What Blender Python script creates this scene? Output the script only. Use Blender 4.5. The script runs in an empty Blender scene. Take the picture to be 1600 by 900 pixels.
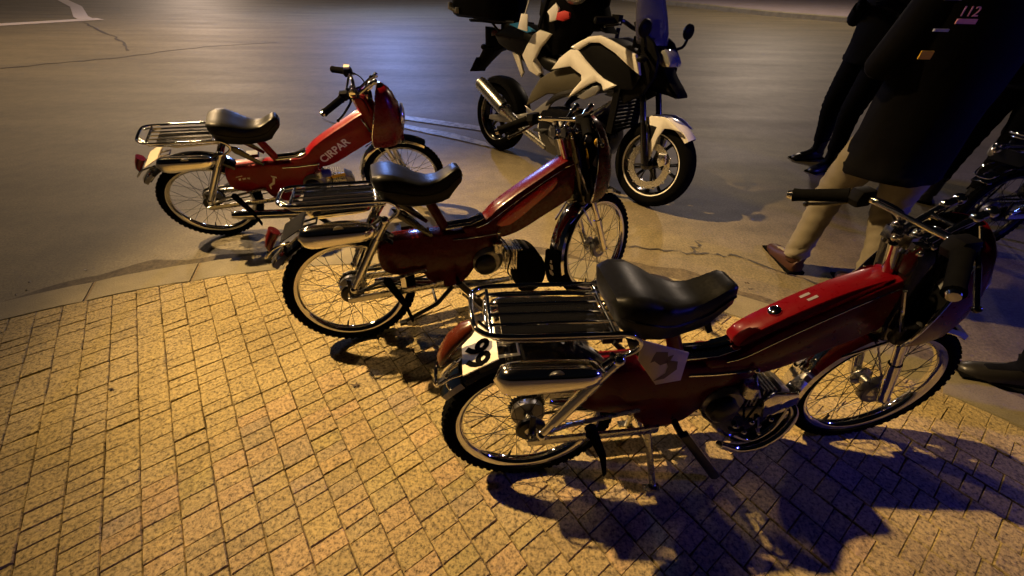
import bpy, bmesh, math, random
from mathutils import Vector, Matrix
random.seed(7)
C = bpy.context.scene.collection
K = 1.06                        # design units -> metres
PI = math.pi
rad = math.radians
ROAD = -0.025                   # road level (design units), paving at 0

# ------------------------------------------------------------------ camera
PITCH, ROLL, CH, FPX = 0.67087, 0.010075, 1.27704, 627.65
cd = bpy.data.cameras.new("camera"); cam = bpy.data.objects.new("camera", cd); C.objects.link(cam)
cd.sensor_width = 36.0; cd.lens = FPX / 1600 * 36; cd.clip_start = 0.05; cd.clip_end = 2000
cp, sp = math.cos(PITCH), math.sin(PITCH)
fw = Vector((0, cp, -sp)); rt = Vector((1, 0, 0)); up = Vector((0, sp, cp))
r2 = math.cos(ROLL) * rt + math.sin(ROLL) * up
u2 = -math.sin(ROLL) * rt + math.cos(ROLL) * up
cam.matrix_world = Matrix(((r2.x, u2.x, -fw.x, 0), (r2.y, u2.y, -fw.y, 0), (r2.z, u2.z, -fw.z, CH * K), (0, 0, 0, 1)))
bpy.context.scene.camera = cam

# ------------------------------------------------------------------ night sky, moon, exposure
w = bpy.data.worlds.new("World"); bpy.context.scene.world = w; w.use_nodes = True
nt = w.node_tree; bg = nt.nodes['Background']
sky = nt.nodes.new('ShaderNodeTexSky'); sky.sky_type = 'NISHITA'; sky.sun_disc = False
sky.sun_elevation = rad(-4.0); sky.sun_rotation = rad(-60)
nt.links.new(sky.outputs[0], bg.inputs[0]); bg.inputs[1].default_value = 0.10
vs = bpy.context.scene.view_settings
vs.view_transform = 'Standard'; vs.look = 'None'; vs.exposure = 0.0; vs.gamma = 1.0
vs.use_curve_mapping = False

# ------------------------------------------------------------------ materials
def new_mat(name):
    m = bpy.data.materials.new(name); m.use_nodes = True
    return m, m.node_tree, m.node_tree.nodes['Principled BSDF']
def N(t, kind, **kw):
    n = t.nodes.new(kind)
    for k, v in kw.items():
        try: setattr(n, k, v)
        except Exception: n.inputs[k].default_value = v
    return n
def ramp(t, fac, stops):
    r = t.nodes.new('ShaderNodeValToRGB'); t.links.new(fac, r.inputs[0])
    e = r.color_ramp.elements
    while len(e) < len(stops): e.new(0.5)
    for i, (p, c) in enumerate(stops):
        e[i].position = p; e[i].color = (*c, 1) if len(c) == 3 else c
    return r.outputs[0]
def noise(t, vec, scale, detail=3.0, rough=0.6):
    n = t.nodes.new('ShaderNodeTexNoise'); n.inputs['Scale'].default_value = scale
    n.inputs['Detail'].default_value = detail; n.inputs['Roughness'].default_value = rough
    if vec is not None: t.links.new(vec, n.inputs['Vector'])
    return n.outputs[0]
def mix(t, fac, a, b, mode='MIX'):
    m = t.nodes.new('ShaderNodeMix'); m.data_type = 'RGBA'; m.blend_type = mode
    for sock, v in ((0, fac), (6, a), (7, b)):
        if hasattr(v, 'type') and hasattr(v, 'links'): t.links.new(v, m.inputs[sock])
        elif isinstance(v, (int, float)): m.inputs[sock].default_value = v
        else: m.inputs[sock].default_value = (*v, 1)
    return m.outputs[2]
def bump(t, b, h, strength, dist):
    n = t.nodes.new('ShaderNodeBump'); n.inputs['Strength'].default_value = strength
    n.inputs['Distance'].default_value = dist
    t.links.new(h, n.inputs['Height']); t.links.new(n.outputs[0], b.inputs['Normal'])
def simple(name, col, rough=0.5, metal=0.0, coat=0.0, grain=0.0, gscale=60.0, rvar=0.1, spec=0.5):
    m, t, b = new_mat(name)
    b.inputs['Base Color'].default_value = (*col, 1); b.inputs['Roughness'].default_value = rough
    b.inputs['Metallic'].default_value = metal; b.inputs['Coat Weight'].default_value = coat
    b.inputs['Coat Roughness'].default_value = 0.04; b.inputs['Specular IOR Level'].default_value = spec
    geo = t.nodes.new('ShaderNodeTexCoord').outputs['Object']
    n = noise(t, geo, gscale, 4)
    if rvar:
        mr = t.nodes.new('ShaderNodeMapRange'); t.links.new(n, mr.inputs[0])
        mr.inputs[3].default_value = max(0.02, rough - rvar); mr.inputs[4].default_value = rough + rvar
        t.links.new(mr.outputs[0], b.inputs['Roughness'])
    if grain:
        c = mix(t, n, tuple(x * (1 - grain) for x in col), tuple(min(1, x * (1 + grain)) for x in col))
        t.links.new(c, b.inputs['Base Color'])
    return m
M = {}
M['chrome'] = simple('chrome', (0.68, 0.68, 0.70), 0.06, 1.0, rvar=0.05, gscale=30)
M['brightchrome'] = simple('bright_chrome', (0.86, 0.84, 0.80), 0.10, 1.0, rvar=0.05, gscale=30)
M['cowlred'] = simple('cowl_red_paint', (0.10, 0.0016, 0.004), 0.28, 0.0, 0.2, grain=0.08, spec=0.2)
M['alloy'] = simple('alloy', (0.50, 0.50, 0.49), 0.28, 1.0, grain=0.2)
M['castalloy'] = simple('cast_alloy', (0.20, 0.20, 0.21), 0.38, 1.0, grain=0.3)
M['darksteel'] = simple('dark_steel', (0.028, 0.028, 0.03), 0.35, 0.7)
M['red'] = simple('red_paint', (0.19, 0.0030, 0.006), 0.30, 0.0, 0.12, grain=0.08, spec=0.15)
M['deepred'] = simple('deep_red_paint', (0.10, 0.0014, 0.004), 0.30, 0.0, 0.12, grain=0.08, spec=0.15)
M['redhighlight'] = simple('red_highlight', (0.42, 0.012, 0.008), 0.25, 0.0, 0.3, grain=0.05)
M['shaded_red'] = simple('shaded_red_paint', (0.06, 0.0012, 0.002), 0.28, 0.0, 0.15, grain=0.08, spec=0.15)  # same red as the other mopeds, with shade put into the colour
M['blackpaint'] = simple('black_paint', (0.005, 0.005, 0.006), 0.15, 0.0, 0.6, spec=0.4)
M['blackplastic'] = simple('black_plastic', (0.0055, 0.0055, 0.006), 0.45, grain=0.2, spec=0.04)
M['sheenplastic'] = simple('black_plastic_sheen', (0.065, 0.058, 0.040), 0.5, grain=0.2, spec=0.3)  # black plastic whose lit sheen is put into a greyer colour
M['rubber'] = simple('tyre_rubber', (0.005, 0.005, 0.005), 0.8, spec=0.0, grain=0.3, gscale=40)
M['vinyl'] = simple('seat_vinyl', (0.004, 0.004, 0.004), 0.40, grain=0.3, gscale=120, spec=0.16)
M['white'] = simple('white_paint', (0.74, 0.72, 0.68), 0.25, 0.0, 0.6, grain=0.05)
M['silverpaint'] = simple('silver_paint', (0.30, 0.30, 0.31), 0.35, 0.6)
M['plate'] = simple('plate_white', (0.74, 0.70, 0.55), 0.4, grain=0.06)
M['ink'] = simple('ink_black', (0.004, 0.004, 0.004), 0.7, spec=0.0)
M['letter'] = simple('letter_cream', (0.72, 0.66, 0.55), 0.4)
M['cream'] = simple('cream_panel', (0.55, 0.46, 0.36), 0.45, grain=0.08)
M['markbrown'] = simple('mark_brown', (0.10, 0.05, 0.04), 0.5)
M['amber'] = simple('amber_lens', (0.075, 0.012, 0.004), 0.25, 0, .3)
M['redlens'] = simple('red_lens', (0.10, 0.007, 0.006), 0.2, 0, .3)
M['yellow'] = simple('yellow_plastic', (0.70, 0.42, 0.02), 0.35)
M['bluedrum'] = simple('blue_plastic', (0.02, 0.03, 0.25), 0.35)
M['discsteel'] = simple('disc_steel', (0.62, 0.62, 0.63), 0.25, 1.0)
M['clothblack'] = simple('black_cloth', (0.0035, 0.0034, 0.004), 0.9, grain=0.5, gscale=25, spec=0.05)
M['clothnavy'] = simple('navy_cloth', (0.004, 0.0045, 0.009), 0.9, grain=0.5, gscale=25, spec=0.05)
M['trouser'] = simple('beige_trousers', (0.17, 0.150, 0.110), 0.9, grain=0.3, gscale=18, spec=0.2)
M['skin'] = simple('skin', (0.50, 0.30, 0.22), 0.5, grain=0.1, gscale=20)
M['hair'] = simple('dark_hair', (0.02, 0.014, 0.010), 0.6, grain=0.4)
M['shoebrown'] = simple('brown_leather', (0.035, 0.013, 0.007), 0.5, spec=0.2, grain=0.3, gscale=30)
M['shoeblack'] = simple('black_leather', (0.012, 0.011, 0.011), 0.4, grain=0.2)
M['reflred'] = simple('pale_red_print', (0.75, 0.32, 0.32), 0.5)
M['reflgrey'] = simple('grey_print', (0.35, 0.36, 0.36), 0.5)
M['redcloth'] = simple('red_cloth', (0.45, 0.02, 0.02), 0.7)
M['paper'] = simple('white_card', (0.75, 0.75, 0.78), 0.55)
M['cyanreflection'] = simple('blue_reflection', (0.04, 0.25, 0.60), 0.12, 0, 1.0)
M['leaf'] = simple('dry_leaf', (0.05, 0.03, 0.015), 0.8, grain=0.3)
M['castgrit'] = simple('grit', (0.26, 0.22, 0.16), 0.9, grain=0.4, gscale=3)
M['litter'] = simple('pale_litter', (0.6, 0.58, 0.55), 0.7)
m, t, b = new_mat('clear_screen'); M['screen'] = m
b.inputs['Base Color'].default_value = (0.22, 0.22, 0.32, 1); b.inputs['Roughness'].default_value = 0.10
b.inputs['Transmission Weight'].default_value = 0.6; b.inputs['IOR'].default_value = 1.3
m, t, b = new_mat('lens_glass'); M['glass'] = m
b.inputs['Base Color'].default_value = (0.75, 0.78, 0.8, 1); b.inputs['Roughness'].default_value = 0.05; b.inputs['Metallic'].default_value = 0.7

def emis(name, col, s):
    m, t, b = new_mat(name)
    b.inputs['Base Color'].default_value = (*col, 1)
    b.inputs['Emission Color'].default_value = (*col, 1); b.inputs['Emission Strength'].default_value = s
    return m

# paving blocks: exposed aggregate, each block its own tone
m, t, b = new_mat('paver_concrete'); M['paver'] = m
pos = t.nodes.new('ShaderNodeNewGeometry').outputs['Position']
oi = t.nodes.new('ShaderNodeObjectInfo').outputs['Random']
grain = noise(t, pos, 82, 4.0, 0.8)
grain2 = noise(t, pos, 90, 3.0, 0.7)
big = noise(t, pos, 1.6, 3)
vor = t.nodes.new('ShaderNodeTexVoronoi'); vor.inputs['Scale'].default_value = 130; t.links.new(pos, vor.inputs['Vector'])
vr = t.nodes.new('ShaderNodeTexVoronoi'); vr.inputs['Scale'].default_value = 3.2; vr.inputs['Randomness'].default_value = 1.0; t.links.new(pos, vr.inputs['Vector']); vor2 = vr.outputs['Distance']
base = ramp(t, oi, [(0, (0.27, 0.215, 0.110)), (0.3, (0.335, 0.270, 0.125)), (0.6, (0.36, 0.265, 0.145)), (0.8, (0.31, 0.26, 0.112)), (1, (0.29, 0.23, 0.150))])
tone = ramp(t, big, [(0.3, (0.72, 0.70, 0.68)), (0.7, (1.12, 1.1, 1.05))])
base = mix(t, 1.0, base, tone, 'MULTIPLY')
st1 = ramp(t, noise(t, pos, 7.0, 6, 0.7), [(0.30, (0.62, 0.60, 0.56)), (0.46, (1, 1, 1)), (0.75, (1.08, 1.06, 1.0))])
base = mix(t, 0.8, base, st1, 'MULTIPLY')
gum = ramp(t, vor2, [(0.03, (0.35, 0.33, 0.30)), (0.055, (1, 1, 1))])
base = mix(t, 0.75, base, gum, 'MULTIPLY')
spk = ramp(t, grain, [(0.37, (0.14, 0.10, 0.06)), (0.475, (0.92, 0.92, 0.92)), (0.62, (1.55, 1.5, 1.38))])
base = mix(t, 0.85, base, spk, 'MULTIPLY')
spk2 = ramp(t, grain2, [(0.33, (0.55, 0.5, 0.45)), (0.5, (1, 1, 1))])
base = mix(t, 0.7, base, spk2, 'MULTIPLY')
t.links.new(base, b.inputs['Base Color']); b.inputs['Roughness'].default_value = 0.82
bump(t, b, mix(t, 0.5, grain, grain2), 0.7, 0.004)

m, t, b = new_mat('joint_sand'); M['sand'] = m
pos = t.nodes.new('ShaderNodeNewGeometry').outputs['Position']
t.links.new(ramp(t, noise(t, pos, 120), [(0.3, (0.11, 0.082, 0.045)), (0.7, (0.27, 0.21, 0.11))]), b.inputs['Base Color'])
b.inputs['Roughness'].default_value = 0.95

m, t, b = new_mat('curb_concrete'); M['curb'] = m
pos = t.nodes.new('ShaderNodeNewGeometry').outputs['Position']; oi = t.nodes.new('ShaderNodeObjectInfo').outputs['Random']
c = ramp(t, oi, [(0, (0.185, 0.160, 0.090)), (1, (0.245, 0.208, 0.118))])
c = mix(t, 0.8, c, ramp(t, noise(t, pos, 4, 5), [(0.3, (0.55, 0.55, 0.55)), (0.7, (1.1, 1.1, 1.1))]), 'MULTIPLY')
c = mix(t, 0.6, c, ramp(t, noise(t, pos, 160, 2), [(0.35, (0.6, 0.58, 0.55)), (0.55, (1, 1, 1))]), 'MULTIPLY')
t.links.new(c, b.inputs['Base Color']); b.inputs['Roughness'].default_value = 0.75
bump(t, b, noise(t, pos, 150, 3), 0.4, 0.003)

# asphalt: worn, polished by traffic, faint tyre lines, patches
m, t, b = new_mat('asphalt'); M['asphalt'] = m
pos = t.nodes.new('ShaderNodeNewGeometry').outputs['Position']
mp = t.nodes.new('ShaderNodeMapping'); mp.inputs['Rotation'].default_value = (0, 0, rad(25)); mp.inputs['Scale'].default_value = (0.35, 1.6, 1)
t.links.new(pos, mp.inputs[0])
g1 = noise(t, pos, 75, 4, 0.8); g2 = noise(t, mp.outputs[0], 1.1, 6, 0.6); g3 = noise(t, pos, 9, 5, 0.65)
c = ramp(t, g2, [(0.3, (0.102, 0.085, 0.050)), (0.5, (0.142, 0.117, 0.067)), (0.72, (0.182, 0.150, 0.086))])
c = mix(t, 0.75, c, ramp(t, g1, [(0.34, (0.40, 0.38, 0.36)), (0.5, (0.98, 0.98, 0.98)), (0.66, (1.6, 1.58, 1.5))]), 'MULTIPLY')
c = mix(t, 0.6, c, ramp(t, g3, [(0.32, (0.6, 0.6, 0.6)), (0.6, (1.05, 1.05, 1.05))]), 'MULTIPLY')
t.links.new(c, b.inputs['Base Color'])
rr = t.nodes.new('ShaderNodeMapRange'); t.links.new(g2, rr.inputs[0]); rr.inputs[3].default_value = 0.70; rr.inputs[4].default_value = 0.50
t.links.new(rr.outputs[0], b.inputs['Roughness'])
bump(t, b, g1, 0.35, 0.004)

m, t, b = new_mat('gutter_dirt'); M['gutter'] = m
pos = t.nodes.new('ShaderNodeNewGeometry').outputs['Position']
gd = ramp(t, noise(t, pos, 18, 6, 0.75), [(0.35, (0.045, 0.034, 0.020)), (0.65, (0.105, 0.084, 0.048))])
gd = mix(t, 0.7, gd, ramp(t, noise(t, pos, 75, 4, 0.8), [(0.34, (0.4, 0.38, 0.36)), (0.5, (1, 1, 1)), (0.66, (1.5, 1.5, 1.4))]), 'MULTIPLY')
t.links.new(gd, b.inputs['Base Color']); b.inputs['Roughness'].default_value = 0.85
m, t, b = new_mat('tar'); M['tar'] = m
b.inputs['Base Color'].default_value = (0.035, 0.028, 0.022, 1); b.inputs['Roughness'].default_value = 0.6
def paint_mat(name, col, lo, hi):
    m, t, b = new_mat(name)
    pos = t.nodes.new('ShaderNodeNewGeometry').outputs['Position']
    f = ramp(t, noise(t, pos, 14, 6, 0.7), [(lo, (0, 0, 0)), (hi, (1, 1, 1))])
    c = mix(t, f, (0.11, 0.095, 0.08), col)
    t.links.new(c, b.inputs['Base Color']); b.inputs['Roughness'].default_value = 0.5
    return m
M['roadpaint'] = paint_mat('road_paint', (0.62, 0.54, 0.46), 0.30, 0.42)
M['fadedpaint'] = paint_mat('faded_road_paint', (0.36, 0.34, 0.32), 0.38, 0.60)
m, t, b = new_mat('far_paving'); M['farpaving'] = m
pos = t.nodes.new('ShaderNodeNewGeometry').outputs['Position']
t.links.new(ramp(t, noise(t, pos, 3, 6), [(0.3, (0.20, 0.16, 0.16)), (0.7, (0.29, 0.24, 0.24))]), b.inputs['Base Color']); b.inputs['Roughness'].default_value = 0.7

# ------------------------------------------------------------------ lamps of the street and added fill lights (all outside the frame)
def lamp(name, kind, loc, col, power, radius):
    l = bpy.data.lights.new(name, kind); l.color = col; l.energy = power; l.shadow_soft_size = radius
    o = bpy.data.objects.new(name, l); C.objects.link(o); o.location = Vector(loc) * K
    return o
KEY = (-7.3, 4.1, 10.0)
key = lamp('street_lamp_light', 'SPOT', KEY, (1.0, 0.655, 0.285), 20600, 0.13)
key.data.spot_size = rad(20); key.data.spot_blend = 1.0
key.rotation_euler = (Vector((-.10, 1.78, 0)) - Vector(KEY)).to_track_quat('-Z', 'Y').to_euler()
lamp('far_lamp_light', 'POINT', (-4.6, 17.0, 4.9), (0.22, 0.38, 1.0), 2200, 0.22)
lamp('left_fill_light', 'POINT', (-8.5, 11.0, 7.0), (1.0, 0.68, 0.36), 2900, 0.4)  # unseen light added to brighten the road on the left
lamp('shop_lamp_light', 'POINT', (9.0, 17.0, 6.0), (1.0, 0.78, 0.58), 1900, 0.4)
lamp('distant_fill_light', 'POINT', (-26.0, 40.0, 10.0), (1.0, 0.74, 0.55), 6500, 0.5)  # unseen light added to brighten the far end of the road
lamp('police_stand_in_light', 'POINT', (4.6, 0.4, 1.7), (0.08, 0.08, 1.0), 190, 0.10)

# ------------------------------------------------------------------ mesh builder
class MB:
    def __init__(s): s.v = []; s.f = []; s.m = []; s.cur = 0
    def add(s, vs, fs):
        o = len(s.v); s.v += [tuple(x) for x in vs]; s.f += [tuple(i + o for i in f) for f in fs]; s.m += [s.cur] * len(fs); return s
    def box(s, c, d, R=None):
        x, y, z = (q / 2 for q in d)
        vs = [Vector((a * x, b_ * y, e * z)) for a in (-1, 1) for b_ in (-1, 1) for e in (-1, 1)]
        if R is not None: vs = [R @ q for q in vs]
        vs = [q + Vector(c) for q in vs]
        return s.add(vs, [(0, 1, 3, 2), (4, 6, 7, 5), (0, 4, 5, 1), (2, 3, 7, 6), (0, 2, 6, 4), (1, 5, 7, 3)])
    def tube(s, pts, r, n=8, smooth=0, closed=False, cap=True):
        P = [Vector(q) for q in pts]
        R = list(r) if hasattr(r, '__len__') else [r] * len(P)
        if smooth:
            Q = []; RQ = []; L = len(P); rng = range(L if closed else L - 1)
            for i in rng:
                a = P[(i - 1) % L] if (closed or i > 0) else P[0]; b_ = P[i]; c = P[(i + 1) % L]
                d = P[(i + 2) % L] if (closed or i + 2 < L) else P[-1]
                for k in range(smooth):
                    t_ = k / smooth
                    Q.append(0.5 * ((2 * b_) + (-a + c) * t_ + (2 * a - 5 * b_ + 4 * c - d) * t_ ** 2 + (-a + 3 * b_ - 3 * c + d) * t_ ** 3))
                    RQ.append(R[i] * (1 - t_) + R[(i + 1) % L] * t_)
            if not closed: Q.append(P[-1]); RQ.append(R[-1])
            P, R = Q, RQ
        L = len(P); vs = []; ref = None
        for i in range(L):
            if closed: tn = (P[(i + 1) % L] - P[(i - 1) % L])
            else: tn = P[min(i + 1, L - 1)] - P[max(i - 1, 0)]
            tn.normalize()
            if ref is None:
                ref = Vector((0, 0, 1)) if abs(tn.z) < .9 else Vector((1, 0, 0))
            a = (ref - tn * ref.dot(tn)).normalized(); ref = a; b_ = tn.cross(a)
            for k in range(n):
                g = 2 * PI * k / n
                vs.append(P[i] + (a * math.cos(g) + b_ * math.sin(g)) * R[i])
        fs = []
        for i in range(L if closed else L - 1):
            j = (i + 1) % L
            for k in range(n):
                fs.append((i * n + k, i * n + (k + 1) % n, j * n + (k + 1) % n, j * n + k))
        if cap and not closed: fs += [tuple(range(n))[::-1], tuple(range((L - 1) * n, L * n))]
        return s.add(vs, fs)
    def lathe(s, prof, c=(0, 0, 0), n=32, axis='y', closed=True):
        vs = []; m_ = len(prof); c = Vector(c)
        for k in range(n):
            g = 2 * PI * k / n
            for r, h in prof:
                if axis == 'y': vs.append(c + Vector((r * math.cos(g), h, r * math.sin(g))))
                elif axis == 'z': vs.append(c + Vector((r * math.cos(g), r * math.sin(g), h)))
                else: vs.append(c + Vector((h, r * math.cos(g), r * math.sin(g))))
        fs = []
        for k in range(n):
            k2 = (k + 1) % n
            for i in range(m_ if closed else m_ - 1):
                j = (i + 1) % m_
                fs.append((k * m_ + i, k * m_ + j, k2 * m_ + j, k2 * m_ + i))
        return s.add(vs, fs)
    def loft(s, secs, cap=True, close=True):
        n = len(secs[0]); vs = [q for sc in secs for q in sc]; fs = []
        for i in range(len(secs) - 1):
            for k in range(n if close else n - 1):
                fs.append((i * n + k, i * n + (k + 1) % n, (i + 1) * n + (k + 1) % n, (i + 1) * n + k))
        if cap: fs += [tuple(range(n))[::-1], tuple(range((len(secs) - 1) * n, len(secs) * n))]
        return s.add(vs, fs)
    def slab(s, poly, w0, w1, r=0.006, sm=0):
        """polygon in the (u,z) plane given thickness across w with rounded edges"""
        if sm: poly = smooth2(poly, sm)
        A = sum(poly[i][0] * poly[(i + 1) % len(poly)][1] - poly[(i + 1) % len(poly)][0] * poly[i][1] for i in range(len(poly)))
        if A < 0: poly = poly[::-1]
        n = len(poly); nr = []
        for i in range(n):
            a = Vector(poly[i - 1]); b_ = Vector(poly[i]); c = Vector(poly[(i + 1) % n])
            e1 = (b_ - a); e2 = (c - b_)
            n1 = Vector((e1.y, -e1.x)); n2 = Vector((e2.y, -e2.x))
            if n1.length: n1.normalize()
            if n2.length: n2.normalize()
            q = n1 + n2
            nr.append(q.normalized() if q.length > 1e-6 else n1)
        secs = []
        r = min(r, abs(w1 - w0) * .49)
        for wv, ins in ((w0, r), (w0 + .3 * r, .3 * r), (w0 + r, 0), (w1 - r, 0), (w1 - .3 * r, .3 * r), (w1, r)):
            secs.append([(poly[i][0] - nr[i].x * ins, wv, poly[i][1] - nr[i].y * ins) for i in range(n)])
        return s.loft(secs)
    def ball(s, c, r, n=12, m_=8):
        rx = r if hasattr(r, '__len__') else (r, r, r); vs = []; fs = []
        for i in range(m_ + 1):
            a = PI * i / m_
            for k in range(n):
                g = 2 * PI * k / n
                vs.append((c[0] + rx[0] * math.sin(a) * math.cos(g), c[1] + rx[1] * math.sin(a) * math.sin(g), c[2] + rx[2] * math.cos(a)))
        for i in range(m_):
            for k in range(n):
                fs.append((i * n + k, (i + 1) * n + k, (i + 1) * n + (k + 1) % n, i * n + (k + 1) % n))
        return s.add(vs, fs)
    def mesh(s, name, mats, angle=35, xf=None):
        me = bpy.data.meshes.new(name)
        vs = [Vector(q) for q in s.v]
        if xf is not None: vs = [xf @ q for q in vs]
        me.from_pydata([q * K for q in vs], [], s.f)
        for q in (mats if isinstance(mats, (list, tuple)) else [mats]): me.materials.append(q)
        me.polygons.foreach_set('material_index', s.m)
        bm = bmesh.new(); bm.from_mesh(me)
        bmesh.ops.remove_doubles(bm, verts=bm.verts, dist=1e-6)
        bmesh.ops.recalc_face_normals(bm, faces=bm.faces); bm.to_mesh(me); bm.free()
        me.polygons.foreach_set('use_smooth', [True] * len(me.polygons))
        me.set_sharp_from_angle(angle=rad(angle))
        return me
def smooth2(poly, k):
    out = []; n = len(poly); P = [Vector(q) for q in poly]
    for i in range(n):
        a, b_, c, d = P[i - 1], P[i], P[(i + 1) % n], P[(i + 2) % n]
        for j in range(k):
            t_ = j / k
            q = 0.5 * ((2 * b_) + (-a + c) * t_ + (2 * a - 5 * b_ + 4 * c - d) * t_ ** 2 + (-a + 3 * b_ - 3 * c + d) * t_ ** 3)
            out.append((q.x, q.y))
    return out
def link(name, me, parent=None):
    o = bpy.data.objects.new(name, me); C.objects.link(o)
    if parent: o.parent = parent
    return o
def obj(name, mb, mats, parent=None, angle=35): return link(name, mb.mesh(name, mats, angle), parent)
def tag(o, label=None, cat=None, group=None, kind=None):
    for k, v in (('label', label), ('category', cat), ('group', group), ('kind', kind)):
        if v: o[k] = v
    return o
def empty(name, mat4, label, cat, group=None):
    o = bpy.data.objects.new(name, None); C.objects.link(o); o.empty_display_size = 0.2
    o.matrix_world = mat4; tag(o, label, cat, group); return o
def text_mesh(txt, size, depth, mat, xf, bold=0.0):
    cu = bpy.data.curves.new('lettering', 'FONT'); cu.body = txt; cu.size = size * K; cu.extrude = depth * K; cu.align_x = 'LEFT'
    cu.resolution_u = 3; cu.offset = bold * K
    o = bpy.data.objects.new('lettering', cu); C.objects.link(o)
    dg = bpy.context.evaluated_depsgraph_get(); me = bpy.data.meshes.new_from_object(o.evaluated_get(dg))
    bpy.data.objects.remove(o)
    me.transform(xf); me.materials.clear(); me.materials.append(mat)
    return me
def frame(o, x, y):          # matrix with origin o (design units) and x,y axes
    x = Vector(x).normalized(); y = Vector(y); y = (y - x * y.dot(x)).normalized(); z = x.cross(y); o = Vector(o) * K
    return Matrix(((x.x, y.x, z.x, o.x), (x.y, y.y, z.y, o.y), (x.z, y.z, z.z, o.z), (0, 0, 0, 1)))

# ------------------------------------------------------------------ the ground
mb = MB(); S = 900
mb.add([(-S, -S, ROAD), (S, -S, ROAD), (S, S, ROAD), (-S, S, ROAD)], [(0, 1, 2, 3)])
road = tag(obj('road', mb, M['asphalt']), kind='structure')
# corner arc of the kerb
AC = Vector((-0.57, -1.62)); RO_ = 3.63; RI = 3.44
def arcp(r, a): return (AC.x + r * math.cos(a), AC.y + r * math.sin(a))
A0, A1 = rad(-5), rad(185)
nseg = 90
edge = [arcp(RI, A0 + (A1 - A0) * i / nseg) for i in range(nseg + 1)]
mb = MB()
lo = [(x, y, -0.0065) for x, y in edge] + [(edge[-1][0], -6, -0.0065), (edge[0][0], -6, -0.0065)]
mb.add(lo, [tuple(range(len(lo)))])
pave = tag(obj('pavement', mb, M['sand']), kind='structure')
# kerb stones
mb = MB()
secs = []
for i in range(nseg + 1):
    a = A0 + (A1 - A0) * i / nseg
    secs.append([(*arcp(RI - .002, a), -0.10), (*arcp(RI - .002, a), -0.008), (*arcp(RO_ - .006, a), -0.008), (*arcp(RO_ - .006, a), -0.10)])
mb.loft(secs)
kerb = tag(obj('kerb', mb, M['sand']), kind='structure')
STONE = 0.47 / RO_
a = rad(123.4) - STONE * 17
i = 0
while a < A1 - STONE:
    g = 0.0022
    a0, a1 = a + g, a + STONE - g
    prof = []
    jz = random.uniform(-.002, .003); jr = random.uniform(-.003, .003)
    ns = 6
    secs = []
    for k in range(ns + 1):
        aa = a0 + (a1 - a0) * k / ns
        e = 0.004 if k in (0, ns) else 0
        secs.append([(*arcp(RI + .001, aa), -0.09), (*arcp(RI + .001, aa), -0.006 - e), (*arcp(RI + .006, aa), jz - e), (*arcp(RO_ + jr - .012, aa), jz - e - .001), (*arcp(RO_ + jr - .003, aa), jz - .007 - e), (*arcp(RO_ + jr, aa), -0.09)])
    if a > A0:
        obj('kerb_stone', MB().loft(secs), M['curb'], kerb, 25)
    a += STONE

# paving blocks, laid in straight columns of unequal blocks
GA = 2.217036
D1 = Vector((math.cos(GA), math.sin(GA))); D2 = Vector((-D1.y, D1.x))
CW = 0.0937; J = 0.0011
def clip_arc(poly):
    """cut a convex polygon by the tangent line of the paving edge"""
    cx = sum(q[0] for q in poly) / len(poly); cy = sum(q[1] for q in poly) / len(poly)
    d = Vector((cx, cy)) - AC
    if d.length < 1e-3: return poly
    n = d.normalized(); out = []
    lim = RI - 0.003
    for i in range(len(poly)):
        p_, q_ = Vector(poly[i]), Vector(poly[(i + 1) % len(poly)])
        sp_, sq_ = (p_ - AC).dot(n) - lim, (q_ - AC).dot(n) - lim
        if sp_ <= 0: out.append(tuple(p_))
        if sp_ * sq_ < 0: out.append(tuple(p_ + (q_ - p_) * (sp_ / (sp_ - sq_))))
    return out
def paver_geo(poly, dz=0.0, tilt=(0, 0)):
    cx = sum(q[0] for q in poly) / len(poly); cy = sum(q[1] for q in poly) / len(poly)
    n = len(poly); vs = []
    for ins, z in ((0, -0.05), (0, -0.0035), (0.10, 0.0)):
        for x, y in poly:
            dx, dy = cx - x, cy - y; L = math.hypot(dx, dy) or 1
            k = min(0.0030 / L * (1 if ins else 0), .4)
            vs.append((x + dx * k, y + dy * k, z + dz + (tilt[0] * (x - cx) + tilt[1] * (y - cy) if z > -.02 else 0)))
    fs = [tuple(range(2 * n, 3 * n))]
    for l in range(2):
        for k in range(n): fs.append((l * n + k, l * n + (k + 1) % n, (l + 1) * n + (k + 1) % n, (l + 1) * n + k))
    return vs, fs
def project(x, y, z=0.0):
    d = Vector((x, y, z - CH)); zz = d.dot(fw)
    if zz < .05: return None
    return 800 + FPX * d.dot(r2) / zz, 450 - FPX * d.dot(u2) / zz
blocks = []
random.seed(11)
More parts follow.
